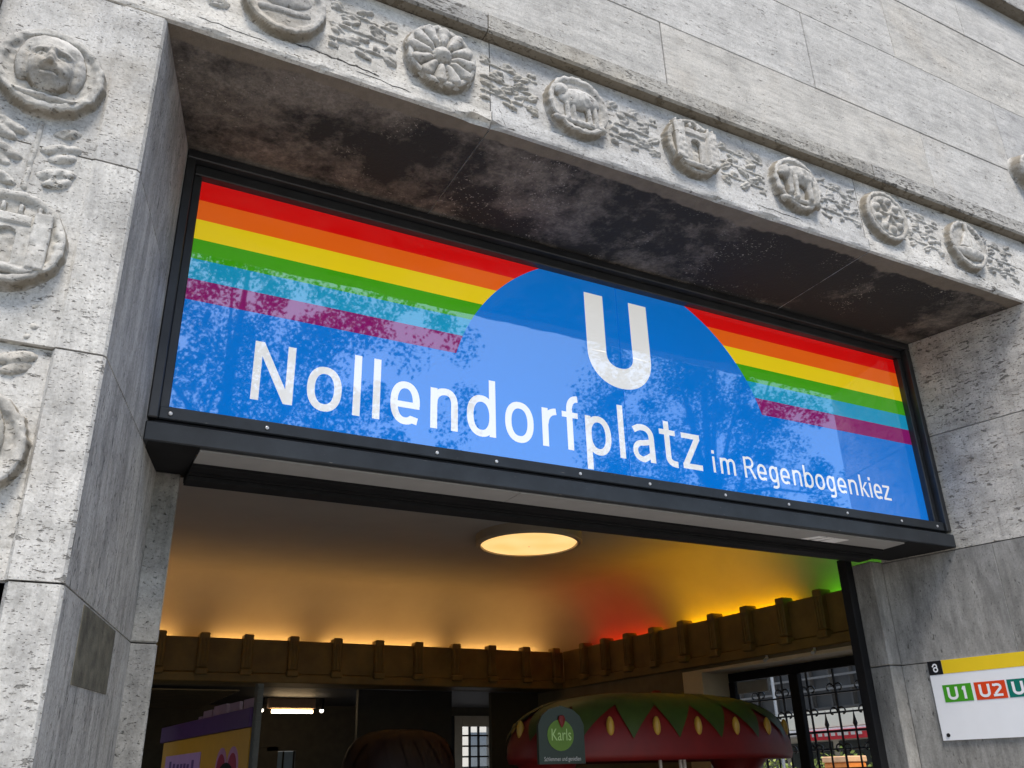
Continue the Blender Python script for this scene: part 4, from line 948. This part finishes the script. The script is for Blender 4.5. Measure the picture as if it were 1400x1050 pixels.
for k in range(12): 
    MB().box(31.93, 31.99, 9 + 3 * k, 11.6 + 3 * k, -2.6, -0.35).build("shop_window", plain("dark_shop_glass", (0.05, 0.06, 0.065), 0.08), shop)
    for z in (2.2, 5.2): MB().box(31.93, 31.99, 9.6 + 3 * k, 10.9 + 3 * k, z, z + 1.8).build("window", plain("dark_window_glass", (0.06, 0.07, 0.08), 0.08), shop)
bk_b = thing("yard_building", "pale rendered building standing behind the passage door", "building", (8, 30, G))
MB().box(-4, 24, 30, 38, G, 8).build("wall", m_pale, bk_b)
for k in range(8):
    for z in (-1.6, 1.4, 4.4): MB().box(-2.5 + 3 * k, -1.1 + 3 * k, 29.94, 29.998, z, z + 1.8).build("window", plain("yard_window_glass", (0.10, 0.12, 0.14), 0.1), bk_b)

# leaf-card vegetation
def leaf_mat(name, a, b):
    t = NT(name); oi = t.n("ShaderNodeNewGeometry")
    c = t.ramp(oi.outputs['Random Per Island'], [(0, a), (1, b)]); t.l(c, t.b.inputs['Base Color']); t.set(Roughness=0.55)
    t.b.inputs['Transmission Weight'].default_value = 0.0
    return t.m
def leaves(centres, radii, per, size, seed):
    r = np.random.RandomState(seed); V = []
    for c, rad in zip(centres, radii):
        d = r.normal(size=(per, 3)); d /= np.linalg.norm(d, axis=1)[:, None]
        p = np.array(c) + d * rad * (r.rand(per, 1) ** 0.45)
        a = r.normal(size=(per, 3)); a /= np.linalg.norm(a, axis=1)[:, None]
        b = np.cross(a, r.normal(size=(per, 3))); b /= np.linalg.norm(b, axis=1)[:, None]
        s = size * r.uniform(0.6, 1.3, (per, 1))
        V.append(np.stack([p - a * s, p + b * s * .55, p + a * s, p - b * s * .55], 1).reshape(-1, 3))
    return np.concatenate(V)
def crown(name, V, mat, parent):
    V = V.copy(); V[:, 2] += Z0; c = V.mean(0); n = len(V)
    me = bpy.data.meshes.new(name); me.from_pydata((V - c).tolist(), [], np.arange(n).reshape(-1, 4).tolist()); me.materials.append(mat)
    o = bpy.data.objects.new(name, me); col.objects.link(o); o.location = c
    if parent: o.parent = parent; o.location = Vector(c) - WL(parent)
    return o
m_bark = plain("grey_brown_bark", (0.11, 0.09, 0.07), 0.95, var=0.35, vs=6, bump=0.6)
lm = [leaf_mat("leaf_green_a", (0.022, 0.048, 0.010), (0.055, 0.095, 0.022)), leaf_mat("leaf_green_b", (0.025, 0.052, 0.010), (0.065, 0.10, 0.024))]
def tree(c, rad, base, label, seed, nc=95, per=150, size=0.10, hollow=None):
    r = np.random.RandomState(seed)
    t = thing("street_tree", label, "tree", (base[0], base[1], G - .0), "trees lining the far pavement")
    cs = []; rs = []
    while len(cs) < nc:
        d = r.normal(size=3); d /= np.linalg.norm(d); q = r.rand() ** 0.38
        p = np.array(c) + d * np.array(rad) * q * r.uniform(0.82, 1.06)
        if hollow is not None and any(np.hypot(p[0] - h[0], p[2] - h[1]) < h[2] for h in hollow): continue
        cs.append(p); rs.append(r.uniform(0.28, 0.75))
    crown("crown", leaves(cs, rs, per, size, seed + 1), lm[seed % 2], t)
    mb = MB(); top = (c[0] + .2, c[1], c[2] + rad[2] * .5)
    mb.tube([(base[0], base[1], G), (base[0] + .05, base[1], G + 1.5), ((base[0] + c[0]) / 2, (base[1] + c[1]) / 2, c[2] - rad[2] * .55), (c[0], c[1], c[2]), top], [.30, .25, .2, .12, .03], 9)
    for k in range(9):
        p = cs[k * 7 % nc]; z0 = c[2] - rad[2] * r.uniform(.2, .6); q = Vector((c[0], c[1], z0)); mb.tube([q, q.lerp(Vector(p), .5) + Vector((0, 0, .25)), p], [.10, .06, .015], 6)
    mb.build("trunk", m_bark, t, smooth=True)
tree((2.6, -15.3, 7.2), (6.1, 3.4, 6.8), (2.4, -15.3), "broad tree facing the left half of the sign across the road", 31, 330, 170, 0.06)
tree((16.8, -15.6, 7.4), (4.8, 3.3, 6.2), (16.8, -15.6), "tall tree facing the right half of the sign across the road", 32, 260, 170, 0.06)
tree((8.9, -13.9, 3.3), (1.7, 1.4, 2.3), (9.0, -14.4), "low young tree between the two tall trees across the road", 33, 30, 200, 0.06)
tree((-8.5, -15.6, 7.5), (4.8, 3.2, 5.2), (-8.4, -15.6), "tall tree across the road well to the left of the entrance", 34, 90, 120, 0.11)
tree((31, -16.0, 7.6), (5.0, 3.2, 5.2), (31, -16.0), "last tree across the road, farthest to the right", 35, 90, 120, 0.11)
hedge = thing("hedge", "low yellow green hedge beyond the window grille", "hedge", (18, 14, G))
hc = [(18 + rng.uniform(-.5, .5), y, -1.75 + rng.uniform(-.3, .42)) for y in np.arange(8, 24, .35)]
crown("foliage", leaves(hc, [0.45] * len(hc), 70, 0.07, 91), leaf_mat("hedge_leaf", (0.14, 0.20, 0.03), (0.32, 0.36, 0.08)), hedge)
MB().box(17.8, 18.2, 8, 24, G, -1.9).build("stems", m_bark, hedge)
st = thing("street_lamp", "slim pale lamp post beyond the window grille", "lamp post", (15, 12.3, G))
MB().tube([(15, 12.3, G), (15, 12.3, 2.5)], [.04, .035], 10).build("post", plain("galvanised_lamp_post", (0.25, 0.26, 0.27), 0.4, .4), st)
MB().tube([(15, 12.3, 2.5), (15, 12.3, 2.8), (15, 12.3, 2.95)], [.09, .16, .05], 12).build("lantern", m_white, st)
cart = thing("parcel_cart", "orange delivery cart standing by the hedge in the side street", "cart", (16.2, 11.5, G))
MB().box(15.9, 16.5, 11.3, 12.0, -2.6, -1.38, bev=.03).build("box", plain("orange_box", (0.75, 0.22, 0.03), 0.5), cart)
MB().box(15.88, 16.52, 11.28, 12.02, -1.378, -1.25, bev=.02).build("lid", plain("pale_orange_lid", (0.7, 0.4, 0.2), 0.5), cart)
for y in (11.45, 11.85): MB().tube([(15.95, y, -2.75), (16.0, y, -2.75)], 0.3, 14).build("wheel", M['black'], cart)
